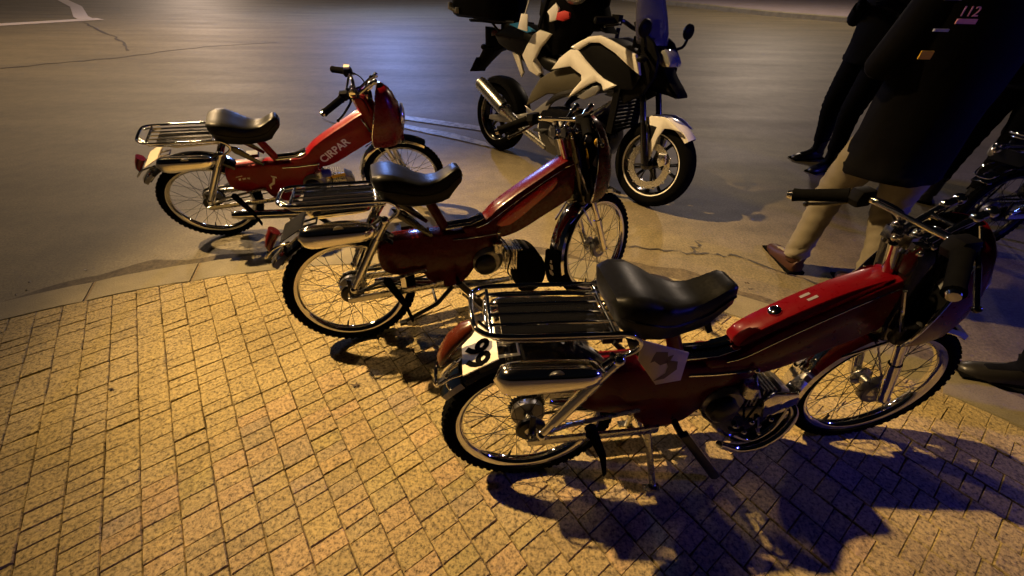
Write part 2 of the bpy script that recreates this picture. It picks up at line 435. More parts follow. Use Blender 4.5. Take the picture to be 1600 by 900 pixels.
for j in range(-40, 60):
    b0 = 0.098 + CW * j
    aa = -4.0 + random.uniform(0, .2)
    prev = 0
    while aa < 4.6:
        L = random.choice((0.047, 0.047, 0.052, 0.062, 0.072, 0.094))
        q = []
        j0, j1, j2, j3 = (random.uniform(.0003, .0012) for _ in range(4))
        for (da, db) in ((j0, j2), (L - j1, j2), (L - j1, CW - j3), (j0, CW - j3)):
            P = D1 * (aa + da) + D2 * (b0 + db) ; q.append((P.x + random.uniform(-.0012, .0012), P.y + random.uniform(-.0012, .0012)))
        aa += L
        c = D1 * (aa - L / 2) + D2 * (b0 + CW / 2)
        if (c - AC).length > RI + .05 or c.y < -1.6 or abs(c.x) > 3.4: continue
        q = clip_arc(q)
        if len(q) < 3: continue
        ar = abs(sum(q[i][0] * q[(i + 1) % len(q)][1] - q[(i + 1) % len(q)][0] * q[i][1] for i in range(len(q)))) / 2
        if ar < 0.0006: continue
        pr = project(c.x, c.y)
        vis = pr is not None and -20 < pr[0] < 1620 and pr[1] < 915
        dist = (Vector((c.x, c.y, 0)) - Vector((0, 0, CH))).length
        blocks.append((0 if vis else 1, dist, q))
blocks.sort(key=lambda e: (e[0], e[1]))
rest = MB()
for i, (v, d, q) in enumerate(blocks):
    vs, fs = paver_geo(q, random.gauss(0, .0012), (random.gauss(0, .014), random.gauss(0, .014)))
    if i < 300: obj('paver', MB().add(vs, fs), M['paver'], pave, 20)
    else: rest.add(vs, fs)
tag(obj('paver_field', rest, M['paver'], pave, 20), kind='stuff')

# dirt gathered in the gutter along the kerb
gm = MB(); vs = []; ng = 160
for i in range(ng + 1):
    a_ = A0 + (A1 - A0) * i / ng
    wd_ = .085 + .035 * math.sin(a_ * 23) + .02 * math.sin(a_ * 61 + 1) + random.uniform(-.008, .008)
    vs += [(*arcp(RO_ - .002, a_), ROAD + .0035), (*arcp(RO_ + wd_, a_), ROAD + .0035)]
gm.add(vs, [(2 * i, 2 * i + 1, 2 * i + 3, 2 * i + 2) for i in range(ng)])
tag(obj('gutter', gm, M['gutter']), kind='structure')
# tar seams, painted marks, the far pavement
def strip(name, pts, wd, z, mat, jag=0.0):
    mb = MB(); vs = []; n = len(pts)
    for i in range(n):
        p_ = Vector(pts[i]); tn = Vector(pts[min(i + 1, n - 1)]) - Vector(pts[max(i - 1, 0)]); tn.normalize(); nn = Vector((-tn.y, tn.x))
        w_ = wd * (1 + random.uniform(-jag, jag))
        p_ = p_ + nn * random.uniform(-jag, jag) * wd * 2
        vs += [(*(p_ + nn * w_ / 2), z), (*(p_ - nn * w_ / 2), z)]
    mb.add(vs, [(2 * i, 2 * i + 1, 2 * i + 3, 2 * i + 2) for i in range(n - 1)])
    return tag(obj(name, mb, mat), kind='structure')
def subdiv(pts, k):
    out = []
    for i in range(len(pts) - 1):
        for j in range(k):
            t_ = j / k; out.append((pts[i][0] * (1 - t_) + pts[i + 1][0] * t_, pts[i][1] * (1 - t_) + pts[i + 1][1] * t_))
    out.append(pts[-1]); return out
strip('tar_seam', subdiv([(-12.46, 13.78), (-9.23, 10.8), (-7.5, 9.0)], 8), 0.05, ROAD + .004, M['tar'], .5)
strip('tar_seam', subdiv([(-8.18, 7.13), (-7.2, 8.1), (-6.38, 9.54), (-5.2, 10.2)], 8), 0.06, ROAD + .0045, M['tar'], .5)
strip('tar_seam', subdiv([(0.66, 2.06), (1.06, 1.98), (1.3, 1.96), (1.75, 1.62)], 10), 0.008, ROAD + .005, M['tar'], .9)
strip('tar_seam', subdiv([(1.05, 1.99), (1.10, 2.04), (1.15, 2.12)], 6), 0.014, ROAD + .0055, M['tar'], .9)
strip('tar_seam', subdiv([(-2.1, 4.6), (-1.4, 4.0), (-.9, 3.3)], 10), 0.012, ROAD + .005, M['tar'], .9)
strip('road_marking', [(-19, 17.0), (-12.9, 14.35)][::-1] if 0 else [(-24.0, 10.2), (-14.05, 12.97), (-13.1, 14.5)][:0] or [(-16.2, 10.0), (-14.05, 12.97), (-12.75, 14.75)], 0.75, ROAD + .008, M['roadpaint'])
strip('road_marking', [(-12.95, 14.48), (-13.9, 15.4), (-17.3, 19.2), (-21.3, 23.1), (-30, 32)], 0.36, ROAD + .012, M['roadpaint'])
mb = MB()
mb.add([(-1.40, 4.80, ROAD + .008), (-.354, 4.367, ROAD + .008), (-.30, 4.20, ROAD + .008), (-1.30, 4.62, ROAD + .008)], [(0, 1, 2, 3)])
mb.add([(-1.27, 4.45, ROAD + .008), (-.60, 4.12, ROAD + .008), (-.27, 3.87, ROAD + .008), (-.20, 3.72, ROAD + .008), (-.60, 3.97, ROAD + .008), (-1.15, 4.28, ROAD + .008)], [(0, 1, 2, 3, 4, 5)])
tag(obj('road_marking', mb, M['fadedpaint']), kind='structure')
# far kerb: from beyond the motorcycle to the right
FK = [(2.0, 46.0), (7.8, 23.82), (9.43, 17.96), (11.39, 13.6), (16.0, 8.5), (30, 1.0)]
FK = [(-6.0, 60.0), (6.0, 27.0), (8.1, 22.3), (9.43, 18.3), (11.2, 15.6), (14.0, 12.6), (22, 6.0), (60, -20)]
kb = MB(); secs = []
for i, p_ in enumerate(FK):
    tn = (Vector(FK[min(i + 1, len(FK) - 1)]) - Vector(FK[max(i - 1, 0)])).normalized(); nn = Vector((-tn.y, tn.x))   # points away
    a_ = Vector(p_); b_ = a_ + nn * 0.30
    secs.append([(*a_, ROAD - .1), (*(a_ + nn * .01), 0.11), (*(a_ + nn * .03), 0.125), (*b_, 0.125), (*b_, ROAD - .1)])
tag(obj('far_kerb', kb.loft(secs), M['curb']), kind='structure')
fp = MB(); vs = []
for i, p_ in enumerate(FK):
    tn = (Vector(FK[min(i + 1, len(FK) - 1)]) - Vector(FK[max(i - 1, 0)])).normalized(); nn = Vector((-tn.y, tn.x))
    vs += [(*(Vector(p_) + nn * .30), 0.118), (*(Vector(p_) + nn * 12), 0.118)]
fp.add(vs, [(2 * i, 2 * i + 1, 2 * i + 3, 2 * i + 2) for i in range(len(FK) - 1)])
tag(obj('far_pavement', fp, M['farpaving']), kind='structure')

# ------------------------------------------------------------------ moped kit (meshes shared by all the mopeds)
WB, RO, = 1.09575, 0.25125
RT = 0.205
KIT = []          # dict entries
def kit(name, mb, mat, steer=False, parent=None, xf=None, only=None, label=None, angle=35, mesh=None, mats=None):
    me = mesh or mb.mesh(name, M[mat] if isinstance(mat, str) else [M[q] for q in mat], angle)
    KIT.append(dict(name=name, me=me, steer=steer, parent=parent, xf=xf, only=only, label=label, mat=mat)); return len(KIT) - 1

def wheel_kit(cu, steer, drum_side):
    cz = RO
    T = Matrix.Translation(Vector((cu, 0, cz)) * K)
    hub = MB().lathe([(0.0001, -.062), (.007, -.062), (.007, -.045), (.018, -.044), (.034, -.036), (.034, -.030), (.017, -.026), (.015, .026), (.034, .030), (.034, .036), (.018, .044), (.007, .045), (.007, .062), (.0001, .062)], n=20, closed=False)
    hub.lathe([(.0105, -.070), (.0105, -.060), (.0001, -.060), (.0001, -.070)], n=6, closed=False).lathe([(.0105, .060), (.0105, .070), (.0001, .070), (.0001, .060)], n=6, closed=False)
    w_ = kit('wheel', hub, 'alloy', steer, xf=T)
    # tyre with grooves and shoulder blocks
    prof = []
    for k in range(13):
        a_ = PI * (-0.12 + 1.24 * k / 12)
        r_ = RO - .0255 + .0255 * math.sin(a_); h_ = -.0245 * math.cos(a_)
        prof.append((r_, h_))
    prof[6] = (RO - .003, 0)
    prof += [(RT + .002, .014), (RT - .002, 0), (RT + .002, -.014)]
    ty = MB().lathe(prof, n=64)
    for k in range(60):
        g = 2 * PI * k / 60
        for sgn in (-1, 1):
            R = Matrix.Rotation(-g, 3, 'Y') @ Matrix.Rotation(sgn * 0.6, 3, 'X') if False else Matrix.Rotation(-g, 3, 'Y')
            cpos = R @ Vector((RO - .0045, sgn * .0135, sgn * .004))
            ty.box(cpos, (.006, .011, .0135), R @ Matrix.Rotation(sgn * 0.45, 3, 'Z'))
    kit('tyre', ty, 'rubber', parent=w_, angle=30)
    rim = MB().lathe([(RT + .008, -.0185), (RT + .009, -.0165), (RT + .003, -.0145), (RT - .004, -.012), (RT - .011, -.006), (RT - .011, .006), (RT - .004, .012), (RT + .003, .0145), (RT + .009, .0165), (RT + .008, .0185), (RT - .001, .0165), (RT - .009, .0125), (RT - .0135, .0065), (RT - .0135, -.0065), (RT - .009, -.0125), (RT - .001, -.0165)], n=64)
    kit('rim', rim, 'chrome', parent=w_, angle=50)
    dr = MB().lathe([(.0001, .036 * drum_side), (.047, .036 * drum_side), (.050, .030 * drum_side), (.050, .014 * drum_side), (.0001, .014 * drum_side)], n=28, closed=False)
    kit('brake_drum', dr, 'castalloy', parent=w_)
    if not steer:
        sp_ = MB().lathe([(.030, .044), (.052, .044), (.052, .047), (.030, .047)], n=36)
        for k in range(30):
            g = 2 * PI * k / 30; R = Matrix.Rotation(-g, 3, 'Y'); sp_.box(R @ Vector((.0535, .0455, 0)), (.006, .003, .005), R)
        kit('sprocket', sp_, 'darksteel', parent=w_)
        ch = MB().lathe([(.020, -.046), (.038, -.044), (.044, -.038), (.044, -.030), (.020, -.030)], n=28)
        ch.slab([(-.012, -.03), (.012, -.03), (.010, .075), (-.006, .080)], -.056, -.050, .003)
        kit('hub_cover', ch, 'darksteel', parent=w_)
    for side in (-1, 1):
        for dirn in (-1, 1):
            g = dirn * 1.15
            a_ = Vector((.033 * math.cos(g), side * (.033 - .002 * dirn), .033 * math.sin(g)))
            b_ = Vector((RT - .010, side * .003, 0))
            me = MB().tube([a_, b_], .0011, 5, cap=False).mesh('spoke', M['darksteel'])
            off = {(-1, -1): 0, (-1, 1): 1, (1, -1): 2, (1, 1): 3}[(side, dirn)]
            for k in range(9):
                kit('spoke', None, 'darksteel', parent=w_, mesh=me, xf=Matrix.Rotation(2 * PI * (k / 9 + off / 36), 4, 'Y'))
    for k in (0,):
        g = -1.9
        R = Matrix.Rotation(-g, 3, 'Y'); p0 = R @ Vector((RT - .012, 0, 0)); p1 = R @ Vector((RT - .040, .002, 0))
        kit('valve', MB().tube([p0, p1], [.004, .003], 6), 'blackplastic', parent=w_)
    return w_
wheel_kit(0.0, False, 1)
wheel_kit(WB, True, -1)

def fender(c, R, a0, a1, hw, n=22, drop=.018, flare=None):
    """curved mudguard: an arch with rolled sides"""
    mb = MB(); secs = []
    for i in range(n + 1):
        a_ = a0 + (a1 - a0) * i / n
        rr_ = R + (flare(i / n) if flare else 0)
        sec = []
        prof = [(-hw, -drop), (-hw * .92, -drop * .35), (-hw * .62, -.004), (0, 0.003), (hw * .62, -.004), (hw * .92, -drop * .35), (hw, -drop)]
        prof2 = [(w_ * .95, h_ - .003) for w_, h_ in prof[::-1]]
        for w_, h_ in prof + prof2:
            sec.append((c[0] + (rr_ + h_) * math.cos(a_), w_, c[1] + (rr_ + h_) * math.sin(a_)))
        secs.append(sec)
    return mb.loft(secs)
kit('rear_mudguard', fender((0, RO), .290, rad(28), rad(138), .046), 'blackpaint')
fe = fender((0, RO), .294, rad(129), rad(142), .050, 8, .024, lambda t_: .004 + .006 * t_)
kit('mudguard_tail', fe, 'chrome')
kit('front_mudguard', fender((WB, RO), .276, rad(58), rad(190), .040, 26, .02), 'chrome', steer=True)
def arc_pt(R_, deg, w_): return (WB + R_ * math.cos(rad(deg)), w_, RO + R_ * math.sin(rad(deg)))
fl = MB().loft([[arc_pt(.287, d_, -h_), arc_pt(.290, d_, -h_), arc_pt(.290, d_, h_), arc_pt(.287, d_, h_)] for d_, h_ in ((166, .030), (168, .040), (180, .043), (194, .045), (199, .044), (201, .036))])
fli = kit('mud_flap', fl, 'rubber', steer=True, only=(2,))
e_ = MB()
for q in ([(-4, -.008), (-4, .010), (1, .004), (0, -.010)], [(1.6, .0), (2.0, .016), (6, .012), (7, -.004), (4.5, -.012)], [(-5.4, -.004), (-5.4, .007), (-8, .006), (-8, -.003)]):
    e_.add([arc_pt(.2912, 183 + d_, w_) for d_, w_ in q], [tuple(range(len(q)))])
kit('emblem', e_, 'letter', steer=True, parent=None, only=(2,))

# luggage rack: bent chrome tube, inner rails and a black base sheet
rk = MB()
tr = .0062
loop = [(.200, -.092, .570), (.226, -.096, .590), (.232, -.098, .612), (.215, -.098, .634), (.180, -.098, .646), (.04, -.098, .655), (-.085, -.094, .663), (-.128, -.078, .668), (-.142, -.045, .670), (-.142, .045, .670), (-.128, .078, .668), (-.085, .094, .663), (.04, .098, .655), (.180, .098, .646), (.215, .098, .634), (.232, .098, .612), (.226, .096, .590), (.200, .092, .570)]
rk.tube(loop, tr, 8, smooth=4)
low = [(.195, -.088, .628), (.04, -.090, .637), (-.075, -.086, .645), (-.108, -.06, .648), (-.110, .06, .648), (-.075, .086, .645), (.04, .090, .637), (.195, .088, .628)]
rk.tube(low, .0045, 8, smooth=4)
for w_ in (-.055, -.019, .019, .055):
    rk.tube([(-.104 + .3 * (.055 - abs(w_)) * 0, w_, .664), (.05, w_, .656), (.19, w_, .646)], .0042, 6)
rk.tube([(-.104, -.080, .662), (-.104, .080, .662)], .0045, 6).tube([(.168, -.096, .647), (.168, .096, .647)], .0045, 6)
for w_ in (-.075, .075):
    rk.tube([(-.104, w_, .660), (-.130, w_ * .6, .668)], .004, 6)
ri = kit('luggage_rack', rk, 'chrome', angle=60)
rs = MB().box((.045, 0, .630), (.25, .150, .004), Matrix.Rotation(.055, 3, 'Y'))
kit('rack_sheet', rs, 'blackpaint', parent=ri)
st_ = MB()
for s_ in (-1, 1):
    st_.tube([(.200, s_ * .092, .572), (.16, s_ * .095, .52), (.03, s_ * .078, .300), (.015, s_ * .070, .262)], .0058, 8)
kit('rack_strut', st_, 'chrome', parent=ri)

# side boxes with pressed top and a round badge
for s_ in (-1, 1):
    bx = MB(); secs = []
    L0, L1 = -.106, .148
    nS = 14
    for i in range(nS + 1):
        u_ = i / nS; x_ = L0 + (L1 - L0) * u_
        e = (1 - abs(2 * u_ - 1) ** 5.5) ** .42 if 0 < u_ < 1 else .04
        top = .604 - .022 * u_; bot = .520 + .004 * u_
        cz = (top + bot) / 2; hz = (top - bot) / 2 * max(e, .06); hw_ = .031 * max(e, .06)
        cw = s_ * .122
        sec = []
        for k in range(18):
            g = 2 * PI * k / 18
            cx_ = math.copysign(abs(math.cos(g)) ** .62, math.cos(g)); sz_ = math.copysign(abs(math.sin(g)) ** .75, math.sin(g))
            sec.append((x_, cw + hw_ * cx_, cz + hz * sz_))
        secs.append(sec)
    tb = kit('tool_box', bx.loft(secs), 'brightchrome', angle=60)
    bd = MB().lathe([(.0001, .004), (.010, .004), (.014, .001), (.016, -.004), (.0001, -.004)], (0, 0, 0), 18, 'y', closed=False)
    bxf = Matrix.Translation(Vector((.030, s_ * .143, .588)) * K) @ Matrix.Rotation(-s_ * .5, 4, 'X')
    kit('badge', bd, 'castalloy', parent=tb, xf=bxf)
    bl = MB().tube([(L1 - .01, s_ * .122, .575), (L1 + .012, s_ * .115, .585), (L1 + .02, s_ * .100, .59)], .006, 6)
    kit('latch', bl, 'darksteel', parent=tb)
# suspension
for s_ in (-1, 1):
    sh = MB().tube([(.178, s_ * .112, .575), (.135, s_ * .108, .508)], .0135, 12).tube([(.140, s_ * .108, .515), (.048, s_ * .100, .362)], [.0155, .0155], 14).tube([(.052, s_ * .100, .37), (.022, s_ * .097, .318)], .0105, 12)
    sh.ball((.018, s_ * .097, .308), .015).ball((.180, s_ * .112, .580), .016)
    kit('shock_absorber', sh, 'chrome', angle=50)
# swing arm, chain and guard
sw = MB()
for s_ in (-1, 1):
    sw.slab([(-.016, .262), (.02, .266), (.30, .262), (.36, .266), (.36, .238), (.30, .236), (.02, .238), (-.016, .242)], s_ * .078 - .005, s_ * .078 + .005, .003)
    sw.tube([(.0, s_ * .074, .268), (.10, s_ * .070, .300), (.30, s_ * .058, .318)], .0065, 8)
kit('swing_arm', sw, 'alloy')
chn = MB().slab([(-.03, .300), (.0, .307), (.42, .285), (.42, .272), (.0, .294), (-.02, .290)], .048, .056, .003).slab([(-.03, .196), (.0, .190), (.42, .225), (.42, .232), (.0, .200), (-.02, .204)], .049, .055, .002)
kit('chain', chn, 'darksteel')
fps = MB().tube([(.150, -.088, .268), (.150, -.100, .30), (.160, -.108, .31)], .007, 8).slab([(.128, .330), (.142, .345), (.158, .340), (.200, .215), (.214, .120), (.206, .105), (.190, .180)], -.122, -.100, .006)
kit('passenger_footrest', fps, 'rubber')
# pressed-steel body
body = [(.145, .452), (.25, .462), (.36, .458), (.44, .450), (.56, .452), (.63, .43), (.62, .385), (.545, .330), (.50, .268), (.46, .222), (.40, .200), (.345, .212), (.300, .255), (.285, .288), (.22, .292), (.155, .315), (.125, .36)]
kit('body', MB().slab(body, -.046, .046, .016, sm=3), 'red')
tm = MB().tube([(.42, -.049, .428), (.50, -.049, .423), (.60, -.049, .424)], .0035, 6).tube([(.42, .049, .428), (.60, .049, .424)], .0035, 6)
kit('trim_strip', tm, 'chrome')
beam = [(.47, .468), (.52, .470), (.566, .490), (.61, .530), (.70, .585), (.80, .638), (.87, .676), (.915, .694), (.945, .688), (.952, .62), (.940, .535), (.90, .508), (.82, .468), (.72, .418), (.64, .396), (.56, .402), (.48, .42)]
kit('frame_beam', MB().slab(beam, -.043, .043, .014, sm=3), 'red')
dk = MB().slab([(.40, .474), (.50, .474), (.56, .494), (.56, .486), (.50, .466), (.40, .464)], -.030, .030, .003)
dk.tube([(.41, 0, .478), (.50, 0, .478), (.552, 0, .490)], .010, 8)
kit('frame_trim', dk, 'chrome')
tank = [(.545, .500), (.556, .532), (.60, .566), (.68, .612), (.76, .651), (.83, .676), (.88, .690), (.90, .688), (.84, .655), (.76, .612), (.66, .555), (.59, .508)]
tk = MB().slab(tank, -.034, .034, .014, sm=2)
kit('fuel_tank', tk, 'red', only=(3, 4))
def on_tank(t0, t1, w0, w1):
    # patch on the sloping tank top from (.60,.585) to (.76,.676)
    pa, pb = Vector((.600, .5675)), Vector((.76, .6525)); n_ = Vector((-(pb - pa).y, (pb - pa).x)).normalized()
    q = []
    for t_, w_ in ((t0, w0), (t1, w0), (t1, w1), (t0, w1)):
        p_ = pa + (pb - pa) * t_ + n_ * .0025; q.append((p_.x, w_, p_.y))
    return q
for q in (on_tank(.66, .80, -.014, -.006), on_tank(.62, .76, .004, .012)):
    kit('tank_bar', MB().add(q, [(0, 1, 2, 3)]), 'silverpaint', only=(3,))  # pale bar lying along the tank top
cap_ = MB().lathe([(.0001, .006), (.012, .005), (.016, .002), (.017, -.004), (.0001, -.004)], (0, 0, 0), 18, 'z', closed=False)
kit('tank_cap', cap_, 'chrome', only=(3, 4), xf=Matrix.Translation(Vector((.635, 0, .591)) * K) @ Matrix.Rotation(-.52, 4, 'Y'))
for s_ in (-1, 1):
    kit('side_patch', MB().slab([(.605, .462), (.640, .500), (.745, .570), (.845, .628), (.862, .618), (.850, .585), (.75, .510), (.66, .452)], s_ * .0445 - .002, s_ * .0445 + .002, .0015, sm=2), 'redhighlight', only=(2,))  # highlight on the beam side, put in as a brighter red inset
seam = MB()
for s_ in (-1, 1):
    seam.tube([(.52, s_ * .0435, .462), (.57, s_ * .0435, .476), (.66, s_ * .0435, .532), (.78, s_ * .0435, .602), (.88, s_ * .0435, .654), (.94, s_ * .0435, .676)], .0022, 6, smooth=3)
kit('trim_line', seam, 'chrome', only=(2, 3, 4))
# seat post and seat
kit('seat_post', MB().tube([(.335, 0, .625), (.405, 0, .450)], [.019, .021], 12), 'red')
for s_ in (-1, 1):
    kit('seat_stay', MB().slab([(.21, .60), (.255, .585), (.345, .474), (.335, .462), (.23, .555)], s_ * .065 - .005, s_ * .065 + .005, .004), 'blackpaint')
secs = []
seatp = [(.172, .050, .700, .660), (.180, .086, .722, .648), (.200, .100, .729, .636), (.240, .104, .724, .620), (.280, .096, .704, .608), (.320, .080, .682, .598), (.360, .062, .673, .592), (.395, .052, .678, .592), (.425, .047, .692, .600), (.440, .045, .700, .618), (.462, .042, .709, .640), (.476, .037, .706, .652), (.484, .024, .692, .662)]
for (x_, hw_, zt, zb) in seatp:
    sec = []
    prof = [(-.97, .05), (-1.0, .50), (-.985, .80), (-.92, .94), (-.70, .99), (-.3, .985), (.3, .985), (.70, .99), (.92, .94), (.985, .80), (1.0, .50), (.97, .05), (.90, 0), (.5, .06), (-.5, .06), (-.90, 0)]
    for a_, b_ in prof: sec.append((x_ - (.012 * b_ if x_ < .2 else -.012 * (1 - b_) * 0), hw_ * a_, zb + (zt - zb) * b_))
    secs.append(sec)
se = kit('seat', MB().loft(secs), 'vinyl', angle=55)
pipe = MB()
pp = []
for (x_, hw_, zt, zb) in seatp: pp.append((x_, -hw_ * 1.0, zb + (zt - zb) * .46))
pp2 = [(x_, hw_, zb + (zt - zb) * .46) for (x_, hw_, zt, zb) in seatp]
pipe.tube(pp + pp2[::-1], .0034, 6, closed=True)
kit('piping', pipe, 'vinyl', parent=se)
kit('seat_nose_bracket', MB().slab([(.41, .625), (.435, .630), (.475, .545), (.462, .538)], -.010, .010, .003), 'blackplastic', only=(3,))
# engine: crankcase, finned barrel, carburettor, exhaust, cover
en = MB().lathe([(.0001, -.062), (.050, -.062), (.066, -.050), (.066, .050), (.050, .062), (.0001, .062)], (.560, 0, .300), 24, closed=False)
eg = kit('engine', en, 'castalloy')
fin = MB()
for k in range(9):
    x_ = .625 + k * .0125; s2 = .050 - (.010 if k in (0, 8) else 0)
    fin.box((x_, 0, .300 - (x_ - .56) * .12), (.004, 2 * s2, 2 * s2))
fin.tube([(.60, 0, .296), (.74, 0, .278)], .034, 14)
kit('cylinder', fin, 'alloy', parent=eg)
kit('cylinder_head', MB().slab([(.735, .33), (.775, .305), (.785, .265), (.765, .235), (.735, .230)], -.040, .040, .010), 'castalloy', parent=eg)
kit('flywheel_cover', MB().lathe([(.0001, -.092), (.030, -.090), (.042, -.082), (.046, -.062), (.0001, -.062)], (.545, 0, .296), 26, closed=False), 'darksteel', parent=eg)
ca = MB().tube([(.60, -.03, .355), (.60, -.052, .372), (.60, -.072, .372)], .013, 10).lathe([(.0001, -.020), (.021, -.020), (.021, .020), (.0001, .020)], (.60, -.070, .374), 16, 'z', closed=False)
kit('carburettor', ca, 'alloy', parent=eg)
kit('air_filter', MB().tube([(.615, -.070, .374), (.655, -.070, .374), (.665, -.070, .374)], [.022, .024, .018], 14), 'bluedrum', parent=eg, only=(1,))
kit('shield_strip', MB().box((.690, -.056, .338), (.100, .004, .018), Matrix.Rotation(-.08, 3, 'Y')), 'yellow', parent=eg, only=(1,))
bl_ = [(.690, .30), (.705, .325), (.755, .318), (.795, .288), (.822, .240), (.828, .185), (.808, .130), (.765, .100), (.715, .105), (.69, .15)]
kit('leg_guard', MB().slab(bl_, -.068, .068, .020, sm=2), 'rubber', only=(2,))
ex = MB().tube([(.755, -.03, .26), (.775, -.04, .19), (.73, -.055, .120), (.60, -.07, .105), (.45, -.075, .125)], [.013, .013, .014, .016, .018], 10, smooth=4)
ex.tube([(.47, -.076, .122), (.43, -.078, .128), (.12, -.095, .190), (.08, -.098, .199)], [.018, .027, .027, .018], 14)
kit('exhaust', ex, 'chrome', only=(1,))
ex2 = MB().tube([(.755, .03, .26), (.775, .04, .19), (.73, .055, .120), (.60, .07, .105), (.45, .075, .125)], [.013, .013, .014, .016, .018], 10, smooth=4)
ex2.tube([(.47, .076, .122), (.43, .078, .128), (.12, .098, .190), (.08, .10, .199)], [.018, .027, .027, .018], 14)
kit('exhaust', ex2, 'chrome', only=(2, 3, 4))
cv = MB().slab([(.676, .300), (.70, .330), (.78, .318), (.792, .280), (.755, .238), (.70, .225)], -.064, -.052, .005).tube([(.68, -.062, .236), (.72, -.064, .150), (.775, -.062, .230)], .006, 6, smooth=4)
kit('cylinder_shroud', cv, 'chrome', only=(3,))
low_ = MB().slab([(.50, .265), (.545, .205), (.60, .135), (.665, .085), (.745, .085), (.795, .135), (.80, .205), (.775, .262), (.66, .275)], -.058, .058, .018, sm=2)
kit('engine_guard', low_, 'blackpaint', only=(3,))
hp = MB().tube([(.790, -.02, .255), (.815, -.050, .215), (.790, -.066, .150), (.735, -.072, .100), (.660, -.074, .092), (.585, -.074, .130)], [.013, .014, .014, .014, .014, .012], 10, smooth=5)
hp.tube([(.770, -.062, .250), (.745, -.070, .175), (.690, -.072, .130), (.62, -.070, .165)], .006, 8, smooth=4)
for q_ in ((.73, -.064, .215), (.70, -.064, .19), (.755, -.064, .19), (.67, -.064, .21), (.66, -.064, .165), (.62, -.064, .20), (.715, -.064, .15)): hp.ball(q_, .0085, 8, 6)
kit('engine_pipe', hp, 'chrome', only=(3,), angle=50)
lev = MB().tube([(.610, -.055, .428), (.605, -.070, .41), (.635, -.078, .345)], .004, 6).ball((.61, -.055, .43), .008)
kit('choke_lever', lev, 'chrome', parent=eg)
hs = MB().tube([(.62, -.04, .40), (.66, -.06, .33), (.64, -.07, .25), (.66, -.05, .20)], .0035, 6, smooth=4).tube([(.93, .03, .54), (.84, .035, .45), (.72, .03, .40), (.64, .02, .37)], .0035, 6, smooth=4)
kit('cable', hs, 'blackplastic')
# pedal crank and stand
ped = MB().tube([(.42, -.055, .245), (.42, -.095, .245)], .010, 10).slab([(.405, .255), (.432, .262), (.600, .02), (.590, .002), (.572, .008)], -.118, -.098, .005)
kit('pedal_crank', ped, 'darksteel')
ped2 = MB().tube([(.42, .055, .245), (.42, .095, .245)], .010, 10).slab([(.435, .262), (.405, .252), (.26, .42), (.268, .432)], .098, .114, .005).box((.264, .135, .428), (.06, .05, .022))
kit('pedal_crank', ped2, 'darksteel')
sdd = MB()
for s_ in (-1, 1):
    sdd.tube([(.345, s_ * .045, .225), (.372, s_ * .095, .06), (.380, s_ * .112, .008)], [.011, .010, .010], 10)
    sdd.box((.372, s_ * .118, .006), (.05, .022, .009))
sdd.tube([(.352, -.06, .165), (.352, .06, .165)], .008, 8)
kit('centre_stand', sdd, 'alloy', only=(1, 3, 4))
sd2 = MB()
for s_ in (-1, 1):
    sd2.tube([(.40, s_ * .045, .205), (.32, s_ * .075, .150), (.175, s_ * .100, .110)], [.010, .009, .008], 8)
sd2.tube([(.32, -.075, .15), (.32, .075, .15)], .006, 8).box((.17, -.102, .108), (.03, .022, .014))
kit('centre_stand', sd2, 'darksteel', only=(2,))
ss2 = MB().tube([(.43, .045, .215), (.455, .10, .10), (.47, .155, .006)], [.009, .008, .008], 8).box((.478, .162, .005), (.045, .02, .008))
kit('side_stand', ss2, 'chrome', only=(2,))
# tail lamp, number plate
tl = MB(); secs = []
for (x_, z_, hw_, h_) in ((-.138, .628, .014, .010), (-.158, .612, .026, .019), (-.190, .580, .030, .021), (-.212, .548, .028, .018), (-.226, .522, .026, .014), (-.230, .508, .014, .006)):
    sec = []
    for k in range(12):
        g = 2 * PI * k / 12
        sec.append((x_ - .72 * h_ * math.sin(g), hw_ * math.cos(g), z_ + .70 * h_ * math.sin(g)))
    secs.append(sec)
kit('tail_lamp', tl.loft(secs), 'amber', only=(3,), angle=60)
kit('tail_lamp', MB().loft([[(x_ - .006, y_ * .8, z_ - .03) for x_, y_, z_ in s_] for s_ in secs[2:]]), 'redlens', only=(1, 2), angle=60)
tb2 = MB().tube([(-.15, -.048, .520), (-.205, -.050, .505), (-.242, -.040, .470), (-.246, 0, .462), (-.242, .040, .470), (-.205, .050, .505), (-.15, .048, .520)], .0042, 8, smooth=4)
kit('tail_bar', tb2, 'chrome')
P0 = Vector((-.172, 0, .532)); P1 = Vector((-.088, 0, .577)); dirp = (P1 - P0).normalized(); nrm = Vector((-dirp.z, 0, dirp.x))
pm = MB(); R = Matrix((dirp, Vector((0, 1, 0)), -Vector(dirp).cross(Vector((0, 1, 0))) * -1)).transposed()
R = Matrix(((dirp.x, 0, nrm.x), (0, 1, 0), (dirp.z, 0, nrm.z)))
pm.box((P0 + P1) / 2 + nrm * .003, ((P1 - P0).length, .152, .003), R)
pm.tube([P1 + Vector((0, -.07, .004)), P1 + Vector((.045, -.075, .012)), P1 + Vector((.045, -.03, .012)), P1 + Vector((0, -.03, .004))], .004, 6)
pl_ = kit('number_plate', pm, 'plate', only=(3,))
kit('number_plate', pm, 'cream', only=(1,))
kit('number_plate', pm, 'blackplastic', only=(2, 4))
tx = text_mesh('99', .088, .0006, M['ink'], frame(P0 + nrm * .0055 + dirp * .014 + Vector((0, .014, 0)), (0, -1, 0), dirp), .0028)
kit('plate_digits', None, 'ink', parent=pl_, mesh=tx, only=(3,))

